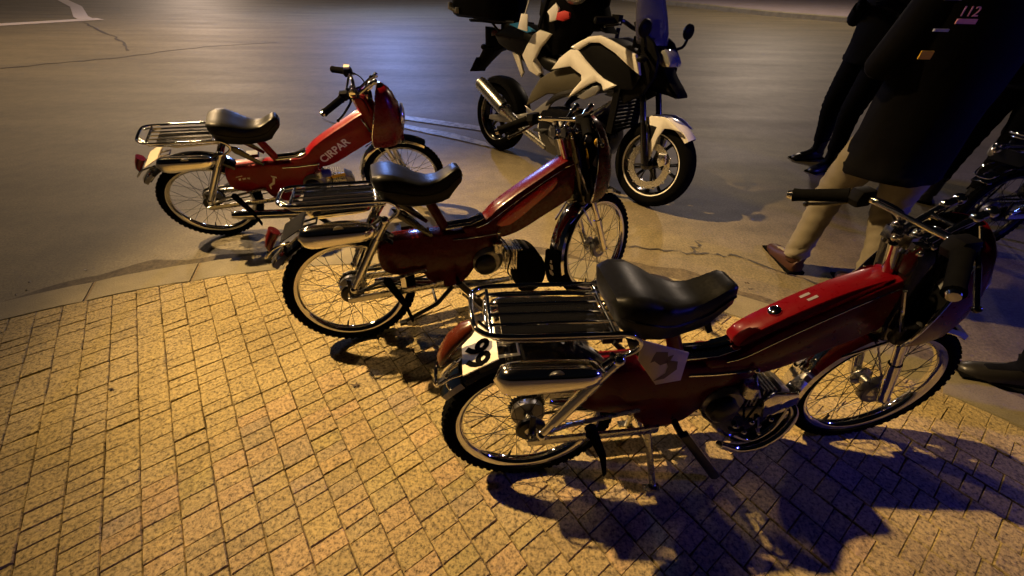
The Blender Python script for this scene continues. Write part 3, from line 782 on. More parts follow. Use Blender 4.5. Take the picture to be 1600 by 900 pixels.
# emblem panel behind the seat post (nearest moped)
ep = MB().slab([(.244, .600), (.340, .560), (.375, .545), (.378, .448), (.312, .440), (.248, .535)], -.078, -.073, .0015)
epi = kit('side_patch', ep, 'cream', only=(3,))
mk = MB()
for q in ([(.288, .560), (.318, .556), (.322, .540), (.336, .545), (.330, .520), (.308, .512), (.290, .528), (.280, .524), (.284, .545)], [(.318, .530), (.352, .520), (.356, .492), (.330, .462), (.300, .456), (.328, .482), (.330, .505)]):
    mk.add([(x_, -.0786, z_) for x_, z_ in q], [tuple(range(len(q)))])
kit('panel_emblem', mk, 'markbrown', parent=epi, only=(3,))
# lettering and transfers on the farthest moped
a0_ = Vector((.640, 0, .424)); a1_ = Vector((.838, 0, .548)); dv = (a1_ - a0_).normalized()
tx = text_mesh('CIRPAR', .060, .0004, M['letter'], frame(a0_ + Vector((0, -.0438, 0)), dv, Vector((-dv.z, 0, dv.x))), .0012)
kit('lettering', None, 'letter', mesh=tx, only=(1,))
dc = MB()
for q in ([(.185, .392), (.198, .394), (.196, .384), (.186, .380)], [(.204, .392), (.222, .394), (.221, .384), (.205, .382)], [(.228, .393), (.242, .392), (.240, .380), (.229, .384)], [(.176, .405), (.21, .409), (.21, .405), (.177, .401)], [(.345, .388), (.372, .376), (.372, .366), (.350, .376)], [(.352, .372), (.362, .368), (.350, .332), (.318, .318), (.322, .332), (.342, .345)], [(.318, .33), (.326, .326), (.324, .300), (.318, .304)]):
    dc.add([(x_, -.0468, z_) for x_, z_ in q], [tuple(range(len(q)))])
kit('transfer', dc, 'letter', only=(1,))

# steering: fork, stem, head cover, bars
fk = MB()
for s_ in (-1, 1):
    fk.tube([(1.000, s_ * .058, .520), (1.045, s_ * .058, .395)], .013, 12).tube([(1.040, s_ * .058, .408), (WB - .004, s_ * .056, RO + .004)], .0165, 12).ball((WB, s_ * .056, RO), .018)
fki = kit('fork', fk, 'chrome', steer=True, angle=50)
cr = MB().slab([(.965, .560), (1.02, .552), (1.045, .515), (1.02, .490), (.965, .500)], -.078, .078, .010)
kit('fork_crown', cr, 'darksteel', steer=True, parent=fki)
mbk = MB()
for s_ in (-1, 1):
    mbk.tube([(.975, s_ * .066, .530), (.905, s_ * .060, .672)], .0052, 8).tube([(1.030, s_ * .066, .520), (1.010, s_ * .078, .610), (1.045, s_ * .085, .665)], .0052, 8)
    mbk.tube([(1.03, s_ * .06, .515), (1.10, s_ * .045, .512)], .004, 6).tube([(.985, s_ * .055, .50), (.88, s_ * .042, .43)], .004, 6)
    mbk.tube([(WB, s_ * .052, RO + .01), (WB - .14, s_ * .042, RO + .235)], .003, 6)
kit('fork_brace', mbk, 'chrome', steer=True, parent=fki)
for only_, mat_ in (((1,), 'red'), ((2, 3, 4), 'blackpaint')):
    hd_ = MB().slab([(.880, .790), (.945, .790), (.985, .70), (1.015, .58), (1.025, .50), (.955, .492), (.930, .56), (.925, .64), (.900, .72)], -.058, .058, .016)
    kit('head_cover', hd_, mat_, steer=True, only=only_)
# headlamp fairing: curved red shell, open behind
sh = MB(); secs = []; inner = []
fz = [(.830, 1.015, 1.050, .036), (.805, 1.005, 1.072, .062), (.77, .998, 1.094, .082), (.72, .985, 1.112, .098), (.66, .970, 1.126, .110), (.60, .955, 1.130, .114), (.545, .95, 1.122, .108), (.510, .955, 1.10, .092)]
for (z_, ub, uf, hw_) in fz:
    o_ = []
    for k in range(13):
        g = -PI / 2 + PI * k / 12
        o_.append((ub + (uf - ub) * math.cos(g) ** .75 if abs(math.cos(g)) > 1e-6 else ub, hw_ * math.copysign(abs(math.sin(g)) ** .8, math.sin(g)), z_))
    i_ = [(x_ - .004 if abs(y_) < hw_ * .98 else x_, y_ * .95, z_) for x_, y_, z_ in o_[::-1]]
    secs.append(o_ + i_)
sh.loft(secs)
nn_ = 26
for i_ in range(len(secs) - 1):
    for k_ in range(nn_):
        if 12 <= k_: sh.m[i_ * nn_ + k_] = 1
fa = kit('headlamp_fairing', sh, ['cowlred', 'blackplastic'], steer=True, angle=50)
rimt = MB()
for s_ in (-1, 1):
    rimt.tube([(ub - .001, s_ * hw_, z_) for (z_, ub, uf, hw_) in fz], .0034, 6, smooth=3)
kit('fairing_trim', rimt, 'chrome', steer=True, parent=fa)
hl = MB().lathe([(.0001, .142), (.040, .138), (.056, .132), (.060, .126), (.060, .120), (.0001, .120)], (1.0, 0, .665), 24, 'x', closed=False)
kit('headlamp', hl, 'glass', steer=True, parent=fa)
sd = MB().lathe([(.0001, .0), (.034, 0), (.036, .006), (.036, .02), (.0001, .02)], (0, 0, 0), 20, 'z', closed=False)
hb = MB()
hb.tube([(.905, 0, .700), (.872, 0, .800)], .014, 12)
for s_ in (-1, 1):
    hb.tube([(.872, s_ * .026, .790), (.885, s_ * .030, .850), (.868, s_ * .085, .866), (.846, s_ * .145, .860), (.768, s_ * .222, .832)], .0092, 10, smooth=4)
    hb.box((.878, s_ * .026, .818), (.034, .022, .030)).ball((.878, s_ * .026, .836), .012)
    for q in (.02, .034, .05): hb.ball((.892 + q * .3, s_ * q, .832 - q * .3), .0085)
hb.tube([(.862, -.11, .866), (.862, .11, .866)], .0062, 8)
hb.box((.895, 0, .812), (.05, .085, .016)).box((.91, 0, .790), (.03, .10, .012))
for (x_, y_, z_) in ((.915, -.040, .800), (.915, .040, .800), (.885, -.05, .800), (.890, .05, .806), (.928, 0, .806), (.86, 0, .815), (.935, -.028, .782), (.935, .03, .782), (.948, -.05, .76), (.95, .052, .76)):
    hb.ball((x_, y_, z_), .0078, 8, 6)
hbi = kit('handlebar', hb, 'chrome', steer=True, angle=50, xf=Matrix.Translation(Vector((.004, 0, -.028)) * K))
rs_ = MB()
for s_ in (-1, 1):
    rs_.tube([(.905, s_ * .034, .815), (.955, s_ * .034, .858), (1.000, s_ * .036, .888)], [.0075, .0075, .010], 8, smooth=3).ball((1.008, s_ * .036, .893), .014)
    rs_.ball((.982, s_ * .036, .880), .012)
    rs_.tube([(.962, s_ * .034, .845), (.985, s_ * .034, .862), (.998, s_ * .036, .884)], .004, 6)
rs_.tube([(.955, -.036, .857), (.955, .036, .857)], .0055, 8)
kit('bar_riser', rs_, 'chrome', steer=True, parent=hbi, angle=50)
spd = MB().lathe([(.0001, .022), (.026, .022), (.031, .016), (.031, -.020), (.022, -.032), (.0001, -.032)], (.945, 0, .805), 20, 'z', closed=False)
kit('speedometer', spd, 'chrome', steer=True, parent=hbi, angle=50)
for s_ in (-1, 1):
    gp = MB().tube([(.842, s_ * .150, .859), (.836, s_ * .156, .857), (.770, s_ * .220, .833), (.758, s_ * .232, .829)], [.020, .0175, .0165, .0185], 12)
    kit('grip', gp, 'rubber', steer=True, parent=hbi)
    ge = MB().tube([(.759, s_ * .231, .8295), (.750, s_ * .241, .8265)], [.0135, .011], 12)
    kit('bar_end', ge, 'chrome', steer=True, parent=hbi)
    ho = MB().slab([(.835, .885), (.872, .888), (.880, .868), (.868, .846), (.838, .842), (.828, .86)], s_ * .128 - .022, s_ * .128 + .018, .008)
    kit('switch_housing', ho, 'blackplastic', steer=True, parent=hbi)
    lv = MB().tube([(.872, s_ * .124, .858), (.885, s_ * .148, .846), (.852, s_ * .200, .814), (.820, s_ * .240, .796)], [.006, .0062, .0055, .0048], 8, smooth=3).ball((.819, s_ * .242, .795), .008)
    kit('lever', lv, 'blackpaint', steer=True, parent=hbi)
    cb = MB().tube([(.872, s_ * .145, .856), (.93, s_ * .10, .835), (.95, s_ * .055, .74), (.93, s_ * .04, .60)], .0034, 6, smooth=5)
    kit('cable', cb, 'blackplastic', steer=True, parent=hbi)
kit('control_knob', MB().box((.852, .128, .888), (.030, .030, .018)), 'letter', steer=True, parent=hbi, only=(1,))
rf = MB().slab([(1.03, .70), (1.055, .72), (1.07, .68), (1.05, .63), (1.03, .64)], -.0895, -.060, .004).ball((1.02, -.075, .735), .020)
kit('side_reflector', rf, 'yellow', steer=True, parent=fa, only=(2,))

SO = Vector((1.09, 0, .25)) * K; SA = Vector((-.35, 0, 1)).normalized()
def steer_mat(st): return Matrix.Translation(SO) @ Matrix.Rotation(st, 4, SA) @ Matrix.Translation(-SO)
def moped(idx, x, y, z, hd, st, ln, label, paint):
    Mw = Matrix.Translation(Vector((x, y, z)) * K) @ Matrix.Rotation(hd, 4, 'Z') @ Matrix.Rotation(-ln, 4, 'X')
    root = empty('moped', Mw, label, 'moped', 'mopeds parked in a row')
    made = {}
    for i, k in enumerate(KIT):
        if k['only'] and idx not in k['only']: continue
        o = bpy.data.objects.new(k['name'], k['me']); C.objects.link(o); made[i] = o
        o.parent = root if k['parent'] is None else made[k['parent']]
        ml = k['xf'].copy() if k['xf'] is not None else Matrix.Identity(4)
        if k['steer'] and k['parent'] is None: ml = steer_mat(st) @ ml
        o.matrix_local = ml
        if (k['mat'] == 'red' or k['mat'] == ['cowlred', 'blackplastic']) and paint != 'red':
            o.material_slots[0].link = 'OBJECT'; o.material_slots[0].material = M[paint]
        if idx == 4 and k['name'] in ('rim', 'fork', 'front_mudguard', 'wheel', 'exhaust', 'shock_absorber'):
            o.material_slots[0].link = 'OBJECT'; o.material_slots[0].material = M['darksteel']  # bright parts darkened to suit the shadow as well
        if k['label']: o['label'] = k['label']
    return root
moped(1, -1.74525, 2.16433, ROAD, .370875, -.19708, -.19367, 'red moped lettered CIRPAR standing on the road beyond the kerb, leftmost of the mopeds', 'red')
moped(2, -.64461, 1.26336, 0, .32355, .4253, .0538, 'red moped coloured dark for shade, with its front wheel turned away, standing across the kerb in the middle', 'shaded_red')
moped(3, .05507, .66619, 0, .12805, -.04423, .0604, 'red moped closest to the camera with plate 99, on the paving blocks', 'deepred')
moped(4, 2.72, 2.05, ROAD, .15, .2, .06, 'moped painted black for the dark at the right edge behind the walking person', 'blackpaint')  # shadow around it is put into the black paint

# ------------------------------------------------------------------ the white motorcycle
PH = rad(-46.18); PLEAN = .10
PM = Matrix.Translation(Vector((-.012, 3.589, ROAD)) * K) @ Matrix.Rotation(PH, 4, 'Z') @ Matrix.Rotation(-PLEAN, 4, 'X')
pol = empty('motorcycle', PM, 'large white and black police motorcycle on its side stand on the road', 'motorcycle')
U0, U1, WR = -.175, 1.345, .286
def pw(cu, wd, name='wheel'):
    hub = MB().lathe([(.0001, -.085), (.011, -.085), (.011, -.06), (.03, -.055), (.036, -.03), (.036, .03), (.03, .055), (.011, .06), (.011, .085), (.0001, .085)], n=22, closed=False)
    o = obj('wheel', hub, M['blackpaint'], pol); o.location = Vector((cu, 0, WR)) * K
    prof = []
    for k in range(13):
        a_ = PI * (-.08 + 1.16 * k / 12); prof.append((WR - wd * .62 + wd * .62 * math.sin(a_), -wd * .62 * math.cos(a_) * 1.0))
    prof += [(.206, wd * .45), (.203, 0), (.206, -wd * .45)]
    ty = MB().lathe(prof, n=56)
    obj('tyre', ty, M['rubber'], o)
    rm = MB().lathe([(.214, -wd * .5), (.214, -wd * .44), (.196, -wd * .34), (.192, 0), (.196, wd * .34), (.214, wd * .44), (.214, wd * .5), (.205, wd * .47), (.186, wd * .30), (.184, -wd * .30), (.205, -wd * .47)], n=56)
    obj('rim', rm, M['blackpaint'], o)
    sp_ = MB()
    for s_ in (-1, 1):
        sp_.lathe([(.1990, s_ * wd * .435), (.2055, s_ * wd * .475), (.2060, s_ * wd * .52), (.1990, s_ * wd * .485)], n=56)
    obj('rim_stripe', sp_, M['white'], o)
    for k in range(10):
        a_ = 2 * PI * (k // 2) / 5 + (.16 if k % 2 else -.16)
        b_ = 2 * PI * (k // 2) / 5 + (.24 if k % 2 else -.24)
        obj('spoke', MB().tube([(.030 * math.cos(a_), 0, .030 * math.sin(a_)), (.11 * math.cos(a_), 0, .11 * math.sin(a_)), (.190 * math.cos(b_), 0, .190 * math.sin(b_))], [.013, .010, .012], 8), M['blackpaint'], o)
    return o
fwl = pw(U1, .095); rwl = pw(U0, .118)
for o, r0, r1, w_ in ((fwl, .105, .150, -.062), (rwl, .075, .112, .062)):
    d = MB().lathe([(r0, w_ - .003), (r1, w_ - .003), (r1, w_ + .003), (r0, w_ + .003)], n=48)
    for k in range(12):
        g = 2 * PI * k / 12; d.ball((r1 * math.cos(g), w_, r1 * math.sin(g)), .010, 8, 5)
    obj('brake_disc', d, M['discsteel'], o)
    cr = MB()
    for k in range(6):
        g = 2 * PI * k / 6; cr.tube([(.03 * math.cos(g), w_ * .9, .03 * math.sin(g)), (r0 * 1.05 * math.cos(g + .2), w_, r0 * 1.05 * math.sin(g + .2))], .006, 6)
    obj('disc_carrier', cr, M['darksteel'], o)
obj('brake_caliper', MB().slab([(1.405, .385), (1.455, .390), (1.470, .33), (1.435, .30), (1.405, .33)], -.092, -.045, .010), M['discsteel'], pol)
fkp = MB()
for s_ in (-1, 1):
    fkp.tube([(1.335, s_ * .098, .30), (1.26, s_ * .098, .53)], .026, 14).tube([(1.265, s_ * .098, .50), (1.165, s_ * .098, .80), (1.10, s_ * .098, .98)], .0195, 14).ball((1.34, s_ * .098, .29), .03)
obj('fork', fkp, M['blackpaint'], pol)
obj('fork_yoke', MB().box((1.165, 0, .80), (.07, .25, .04)).box((1.11, 0, .95), (.07, .25, .03)), M['darksteel'], pol)
# front mudguard: white cap with a side stay each side
fm = fender((U1, WR), .303, rad(44), rad(112), .058, 18, .035)
fmo = obj('front_mudguard', fm, M['white'], pol)
for s_ in (-1, 1):
    stay = MB().slab([(1.235, .555), (1.275, .583), (1.29, .555), (1.305, .42), (1.325, .40), (1.345, .435), (1.372, .52), (1.335, .565), (1.44, .598), (1.425, .54), (1.40, .49), (1.375, .40), (1.352, .32), (1.318, .322)][0:0] or [(1.238, .550), (1.28, .584), (1.37, .594), (1.43, .578), (1.505, .535), (1.43, .535), (1.392, .530), (1.366, .47), (1.356, .40), (1.346, .316), (1.320, .320), (1.285, .44)], s_ * .074 - .007, s_ * .074 + .007, .005)
    obj('stay', stay, M['white'], fmo)
    obj('stay_recess', MB().slab([(1.286, .532), (1.340, .530), (1.322, .425)], s_ * .080 - .0030, s_ * .080 + .0030, .002), M['blackplastic'], fmo)
# engine block
en = MB().slab([(.42, .47), (.60, .50), (.86, .50), (.99, .44), (1.0, .30), (.93, .20), (.80, .15), (.52, .16), (.42, .24), (.38, .36)], -.15, .15, .04, sm=2)
eo = obj('engine', en, M['blackpaint'], pol)
obj('crankcase_cover', MB().lathe([(.0001, -.19), (.06, -.185), (.085, -.17), (.09, -.14), (.0001, -.14)], (.62, 0, .33), 26, closed=False), M['castalloy'], eo)
obj('clutch_cover', MB().lathe([(.0001, -.18), (.045, -.178), (.065, -.165), (.07, -.14), (.0001, -.14)], (.80, 0, .27), 26, closed=False), M['darksteel'], eo)
cyl = MB()
for k in range(6): cyl.box((.86 + k * .022, 0, .50 + k * .016), (.01, .24, .13), Matrix.Rotation(.65, 3, 'Y'))
obj('cylinder', cyl, M['castalloy'], eo)
rad_ = MB()
for k in range(11): rad_.box((1.075 - k * .004, 0, .46 + k * .022), (.03, .28, .008))
rad_.box((1.05, .15, .57), (.045, .02, .27)).box((1.05, -.15, .57), (.045, .02, .27))
obj('radiator', rad_, M['blackplastic'], pol)
obj('frame', MB().tube([(1.08, -.10, .86), (.95, -.14, .70), (.62, -.15, .60), (.46, -.12, .50), (.42, -.10, .34)], .022, 10, smooth=4).tube([(1.08, .10, .86), (.95, .14, .70), (.62, .15, .60), (.46, .12, .50), (.42, .10, .34)], .022, 10, smooth=4).tube([(.50, -.09, .60), (.1, -.09, .78), (-.15, -.08, .88)], .016, 8).tube([(.50, .09, .60), (.1, .09, .78), (-.15, .08, .88)], .016, 8), M['darksteel'], pol)
sw = MB()
for s_ in (-1, 1):
    sw.slab([(-.20, .30), (-.13, .315), (.12, .36), (.30, .42), (.43, .43), (.45, .36), (.30, .34), (.10, .29), (-.13, .262), (-.20, .265)], s_ * .105 - .016, s_ * .105 + .016, .010)
obj('swing_arm', sw, M['silverpaint'], pol)
obj('heel_plate', MB().slab([(.24, .455), (.33, .43), (.46, .53), (.50, .52), (.43, .37), (.36, .34), (.27, .42)], -.140, -.128, .005), M['silverpaint'], pol)
exo = obj('exhaust', MB().tube([(-.275, -.17, .54), (-.26, -.17, .535), (.05, -.17, .385)], [.048, .055, .052], 18).tube([(.05, -.17, .386), (.10, -.168, .36), (.30, -.15, .27), (.50, -.13, .20)], [.052, .034, .028, .026], 14), M['alloy'], pol)
obj('exhaust_band', MB().tube([(.028, -.17, .398), (.050, -.17, .387)], .057, 18), M['chrome'], exo)
obj('exhaust_tip', MB().tube([(-.278, -.17, .541), (-.262, -.17, .534)], .040, 18), M['ink'], exo)
obj('rear_hugger', fender((U0, WR), .315, rad(20), rad(112), .085, 14, .05), M['blackplastic'], pol)
# side covers
for s_ in (-1, 1):
    pan = [(.498, .738), (.564, .823), (.640, .876), (.700, .880), (.770, .833), (.872, .776), (.943, .745), (1.045, .722), (.962, .676), (.935, .712), (.890, .722), (.842, .698), (.784, .659), (.68, .588), (.717, .648), (.771, .712), (.765, .741), (.661, .778)]
    obj('side_fairing', MB().slab(pan, s_ * .165 - .016, s_ * .165 + .012, .010), M['white'], pol)
    spar = [(.64, .888), (.70, .925), (.775, .961), (.859, .974), (.945, .955), (1.139, .900), (1.168, .860), (1.192, .800), (1.12, .828), (.989, .892), (.862, .934), (.783, .927), (.697, .875)]
    obj('tank_spar', MB().slab(spar, s_ * .160 - .016, s_ * .160 + .014, .008), M['white'] if s_ > 0 else M['white'], pol)
    blk = [(.69, .874), (.777, .922), (.862, .930), (.985, .888), (1.154, .812), (1.195, .791), (1.157, .715), (1.04, .700), (.95, .735), (.844, .785)]
    bo = obj('inner_cover', MB().slab(blk, s_ * .148 - .014, s_ * .148 + .012, .006), M['blackplastic'], pol)
    em = MB()
    for q in ([(.90, .835), (.93, .838), (.915, .855)], [(.885, .815), (.95, .818), (.93, .832), (.90, .830)], [(.90, .800), (.935, .803), (.925, .812), (.905, .811)]):
        em.add([(x_, s_ * .1612, z_) for x_, z_ in q], [(0, 1, 2) if len(q) == 3 else (0, 1, 2, 3)])
    obj('wing_emblem', em, M['reflgrey'], bo)
    obj('vent_panel', MB().slab([(.753, .604), (.865, .690), (.905, .700), (.924, .680), (.90, .645), (.814, .600)], s_ * .160 - .012, s_ * .160 + .010, .005), M['silverpaint'], pol)
    obj('knee_panel', MB().slab([(.262, .460), (.30, .56), (.375, .665), (.437, .704), (.50, .735), (.66, .775), (.76, .735), (.765, .712), (.70, .640), (.62, .600), (.46, .575)], s_ * .138 - .014, s_ * .138 + .012, .010), M['sheenplastic'], pol)
    tp = [(.327, .963), (.434, .946), (.345, .856), (.291, .764), (.372, .702), (.349, .675), (.258, .698), (.172, .789), (.208, .853), (.265, .932)]
    obj('tail_panel', MB().slab(tp, s_ * .135 - .018, s_ * .135 + .012, .009), M['white'], pol)
    obj('tail_bracket', MB().slab([(.02, .812), (.107, .790), (.172, .675), (.153, .645), (.11, .70)], s_ * .110 - .012, s_ * .110 + .010, .006), M['white'], pol)
    obj('tail_side', MB().slab([(-.17, .90), (.0, .965), (.27, .935), (.21, .855), (.17, .79), (.0, .80), (-.12, .84)], s_ * .120 - .012, s_ * .120 + .010, .010), M['blackpaint'], pol)
    obj('tail_reflection', MB().slab([(.001, .972), (.126, .996), (.29, .950), (.187, .934)], s_ * .136 - .004, s_ * .136 + .003, .002), M['cyanreflection'], pol)  # lamp reflection on the glossy tail, put in as blue colour
core = MB().slab([(.50, .74), (.56, .84), (.66, .90), (.80, .955), (.90, .955), (1.08, .90), (1.16, .80), (1.10, .70), (.85, .66), (.60, .62)], -.145, .145, .045, sm=2)
obj('fuel_tank', core, M['blackplastic'], pol)
secs = []
for (x_, hw_, zt, zb) in ((-.14, .09, .985, .92), (-.05, .12, .99, .92), (.10, .13, .985, .91), (.24, .135, .955, .86), (.30, .13, .88, .78), (.38, .125, .815, .72), (.48, .11, .80, .70), (.56, .09, .83, .74), (.60, .07, .86, .78)):
    secs.append([(x_, hw_ * a_, zb + (zt - zb) * b_) for a_, b_ in ((-1, .1), (-1, .6), (-.85, .9), (-.4, 1), (.4, 1), (.85, .9), (1, .6), (1, .1), (.8, 0), (-.8, 0))])
obj('seat', MB().loft(secs), M['vinyl'], pol, 55)
# nose
beak = MB().slab([(1.09, .90), (1.10, .98), (1.215, .935), (1.26, .88), (1.33, .80), (1.415, .722), (1.395, .698), (1.25, .722), (1.15, .705), (1.10, .72), (1.135, .80)], -.075, .075, .028, sm=2)
obj('beak', beak, M['blackplastic'], pol)
for s_ in (-1, 1):
    obj('nose_cover', MB().slab([(1.02, .70), (1.08, .80), (1.16, .84), (1.13, .93), (1.12, 1.02), (1.21, .97), (1.265, .90), (1.27, .80), (1.22, .70), (1.10, .62)], s_ * .12 - .020, s_ * .12 + .020, .014), M['blackplastic'], pol)
obj('headlamp', MB().slab([(1.235, .935), (1.275, .930), (1.318, .875), (1.30, .850), (1.24, .86)], -.075, .075, .018, sm=2), M['glass'], pol)
scr = MB(); secs = []
for (z_, uc, hw_, dep) in ((.955, 1.215, .15, .10), (1.02, 1.20, .165, .10), (1.10, 1.165, .160, .09), (1.18, 1.125, .145, .075), (1.25, 1.09, .12, .055), (1.29, 1.065, .08, .03)):
    o_ = []
    for k in range(13):
        a_ = -1 + 2 * k / 12; o_.append((uc - dep * a_ * a_, hw_ * a_, z_))
    secs.append(o_ + [(x_ - .006, y_, z_) for x_, y_, z_ in o_[::-1]])
obj('windscreen', scr.loft(secs), M['screen'], pol, 50)
dsh = MB().box((1.08, 0, 1.02), (.05, .20, .11), Matrix.Rotation(-.5, 3, 'Y')).box((1.12, 0, .96), (.12, .22, .06))
obj('dashboard', dsh, M['blackplastic'], pol)
hbp = MB().tube([(1.04, 0, 1.01), (1.03, -.10, 1.03), (1.0, -.20, 1.06), (.94, -.36, 1.05)], .012, 10, smooth=4).tube([(1.04, 0, 1.01), (1.03, .10, 1.03), (1.0, .20, 1.06), (.94, .36, 1.05)], .012, 10, smooth=4)
ho = obj('handlebar', hbp, M['darksteel'], pol)
for s_ in (-1, 1):
    obj('grip', MB().tube([(.985, s_ * .25, 1.057), (.940, s_ * .36, 1.049)], .0185, 12), M['rubber'], ho)
    obj('lever', MB().tube([(1.00, s_ * .22, 1.055), (1.035, s_ * .26, 1.04), (1.01, s_ * .36, 1.025)], [.008, .007, .006], 8, smooth=3), M['darksteel'], ho)
    obj('switch_housing', MB().box((.995, s_ * .225, 1.06), (.05, .04, .05)), M['blackplastic'], ho)
    if s_ < 0: continue_mirror = False
    mo = obj('mirror', MB().ball((1.21, s_ * .26, 1.035), (.022, .062, .045), 16, 10), M['blackplastic'], pol)
    obj('mirror_stalk', MB().tube([(1.17, s_ * .14, .93), (1.215, s_ * .22, .95), (1.215, s_ * .26, 1.0)], .009, 8, smooth=4), M['blackplastic'], mo)
    obj('turn_signal', MB().tube([(1.20, s_ * .12, .88), (1.20, s_ * .19, .885)], .008, 8).ball((1.20, s_ * .205, .885), (.03, .028, .020), 12, 8), M['blackplastic'], pol)
    obj('turn_signal', MB().tube([(-.27, s_ * .05, .80), (-.27, s_ * .13, .80)], .009, 8).ball((-.27, s_ * .145, .80), (.028, .026, .022), 12, 8), M['blackplastic'], pol)
    obj('footrest', MB().tube([(.52, s_ * .15, .33), (.52, s_ * .24, .325)], .014, 8).tube([(.36, s_ * .13, .30), (.52, s_ * .16, .33)], .014, 8), M['darksteel'], pol)
    obj('crash_bar', MB().tube([(.98, s_ * .15, .58), (.93, s_ * .25, .50), (.90, s_ * .26, .38), (.86, s_ * .16, .25)], .014, 10, smooth=4), M['darksteel'], pol)
# tail: number plate hanger, lamp, top case
obj('plate_hanger', MB().slab([(-.386, .935), (-.29, .925), (-.144, .89), (-.152, .80), (-.25, .77), (-.36, .69), (-.455, .615), (-.485, .66), (-.42, .75), (-.376, .82)], -.045, .045, .010), M['blackplastic'], pol)
npb = MB().box((-.475, 0, .650), (.006, .17, .14), Matrix.Rotation(.62, 3, 'Y'))
obj('number_plate', npb, M['blackplastic'], pol)
obj('tail_lamp', MB().slab([(-.30, .915), (-.20, .93), (-.19, .895), (-.29, .87)], -.055, .055, .010), M['redlens'], pol)
obj('rack', MB().tube([(-.50, -.10, .965), (-.16, -.10, .985), (.02, -.10, .985)], .011, 8).tube([(-.50, .10, .965), (-.16, .10, .985), (.02, .10, .985)], .011, 8).box((-.34, 0, .968), (.34, .22, .012)).tube([(-.10, -.09, .88), (-.24, -.10, .97)], .009, 8).tube([(-.10, .09, .88), (-.24, .10, .97)], .009, 8), M['darksteel'], pol)
tcs = MB(); secs = []
for (z_, x0, x1, hw_) in ((.982, -.62, -.16, .19), (1.0, -.655, -.13, .21), (1.10, -.665, -.12, .22), (1.22, -.655, -.13, .215), (1.275, -.62, -.17, .19), (1.285, -.56, -.22, .15)):
    sec = []
    for k in range(20):
        g = 2 * PI * k / 20
        cx_ = math.copysign(abs(math.cos(g)) ** .35, math.cos(g)); sy_ = math.copysign(abs(math.sin(g)) ** .35, math.sin(g))
        sec.append(((x0 + x1) / 2 + (x1 - x0) / 2 * cx_, hw_ * sy_, z_))
    secs.append(sec)
tco = obj('top_case', tcs.loft(secs), M['blackplastic'], pol)
obj('case_reflector', MB().slab([(-.63, 1.03), (-.625, 1.075), (-.605, 1.075), (-.605, 1.047), (-.535, 1.028), (-.532, 1.045), (-.515, 1.042), (-.518, 1.004), (-.54, 1.006)], -.236, -.205, .001), M['reflgrey'], tco)
obj('side_stand', MB().tube([(.44, .13, .24), (.40, .22, .10), (.365, .295, .036)], [.013, .011, .011], 8).box((.36, .30, .028), (.07, .045, .012), Matrix.Rotation(-.1, 3, 'X')), M['darksteel'], pol)
obj('gear_pedal', MB().tube([(.50, -.17, .31), (.62, -.185, .29), (.70, -.19, .285)], .008, 8).box((.72, -.20, .285), (.03, .05, .018)), M['darksteel'], pol)
obj('blue_beacon', MB().tube([(.80, .10, .96), (.80, .10, 1.02)], .014, 8).lathe([(.0001, .09), (.028, .08), (.036, .05), (.036, 0), (.0001, 0)], (.96, .18, 1.02), 18, 'z', closed=False), M['bluedrum'], pol)
# things lying on the motorcycle
def on_bike(p): return PM @ (Vector(p) * K)
random.seed(5)
bag = MB(); secs = []
for (z_, x0, x1, hw_) in ((.83, .38, .56, .10), (.90, .30, .60, .13), (.97, .22, .66, .15), (1.05, .20, .70, .16), (1.13, .20, .74, .165), (1.20, .22, .74, .15), (1.25, .30, .68, .11), (1.265, .38, .60, .06)):
    sec = []
    for k in range(20):
        g = 2 * PI * k / 20; n_ = 1 + .07 * math.sin(3 * g + z_ * 17) + .05 * math.sin(5 * g - z_ * 31) + .03 * math.sin(9 * g + z_ * 53)
        sec.append(((x0 + x1) / 2 + (x1 - x0) / 2 * math.cos(g) * n_, hw_ * math.sin(g) * n_, z_ + .012 * math.sin(4 * g)))
    secs.append(sec)
bg_ = empty('equipment_bag', PM @ Matrix.Translation(Vector((.45, 0, .83)) * K), 'bulky black bag resting on the seat of the white motorcycle', 'bag')
BI = Matrix.Translation(-Vector((.45, 0, .83)) * K)
def bpart(name, mb, mat):
    o = obj(name, mb, M[mat], bg_); o.data.transform(BI); return o
bpart('bag_body', bag.loft(secs), 'clothblack')
bpart('strap', MB().tube([(.30, -.13, .93), (.36, -.165, 1.05), (.40, -.15, 1.18), (.45, -.05, 1.265)], .011, 8, smooth=4), 'clothnavy')
bpart('flap', MB().slab([(.60, 1.13), (.72, 1.15), (.80, 1.02), (.84, .985), (.76, 1.00), (.68, .985), (.62, 1.05)], -.10, .06, .012), 'clothblack')
bpart('zip', MB().tube([(.26, -.12, 1.19), (.45, -.155, 1.20), (.66, -.13, 1.19)], .004, 6, smooth=4), 'darksteel')
cdm = empty('paper_card', PM @ Matrix.Translation(Vector((.205, -.20, .99)) * K), 'white card hanging on a cord at the tail of the motorcycle', 'card')
o = obj('card', MB().slab([(-.045, -.035), (-.022, .055), (.042, .055), (.050, -.045)], -.003, .003, .001), M['paper'], cdm)
o = obj('cord', MB().tube([(.012, 0, .05), (.02, .01, .10), (.03, .03, .20)], .004, 6, smooth=3), M['paper'], cdm)
hl_ = empty('helmet', PM @ Matrix.Translation(Vector((.615, -.165, 1.175)) * K), 'pale bowl shaped helmet with red rim leaning on the black bag', 'helmet')
secs = []
for k in range(8):
    a_ = PI / 2 * k / 8; secs.append([(.085 * math.cos(a_) ** .7 * math.cos(2 * PI * j / 20), .070 * math.cos(a_) ** .7 * math.sin(2 * PI * j / 20), -.075 * math.sin(a_) + .02) for j in range(20)])
secs.append([(.02 * math.cos(2 * PI * j / 20), .02 * math.sin(2 * PI * j / 20), -.056) for j in range(20)])
obj('shell', MB().loft(secs), M['silverpaint'], hl_)
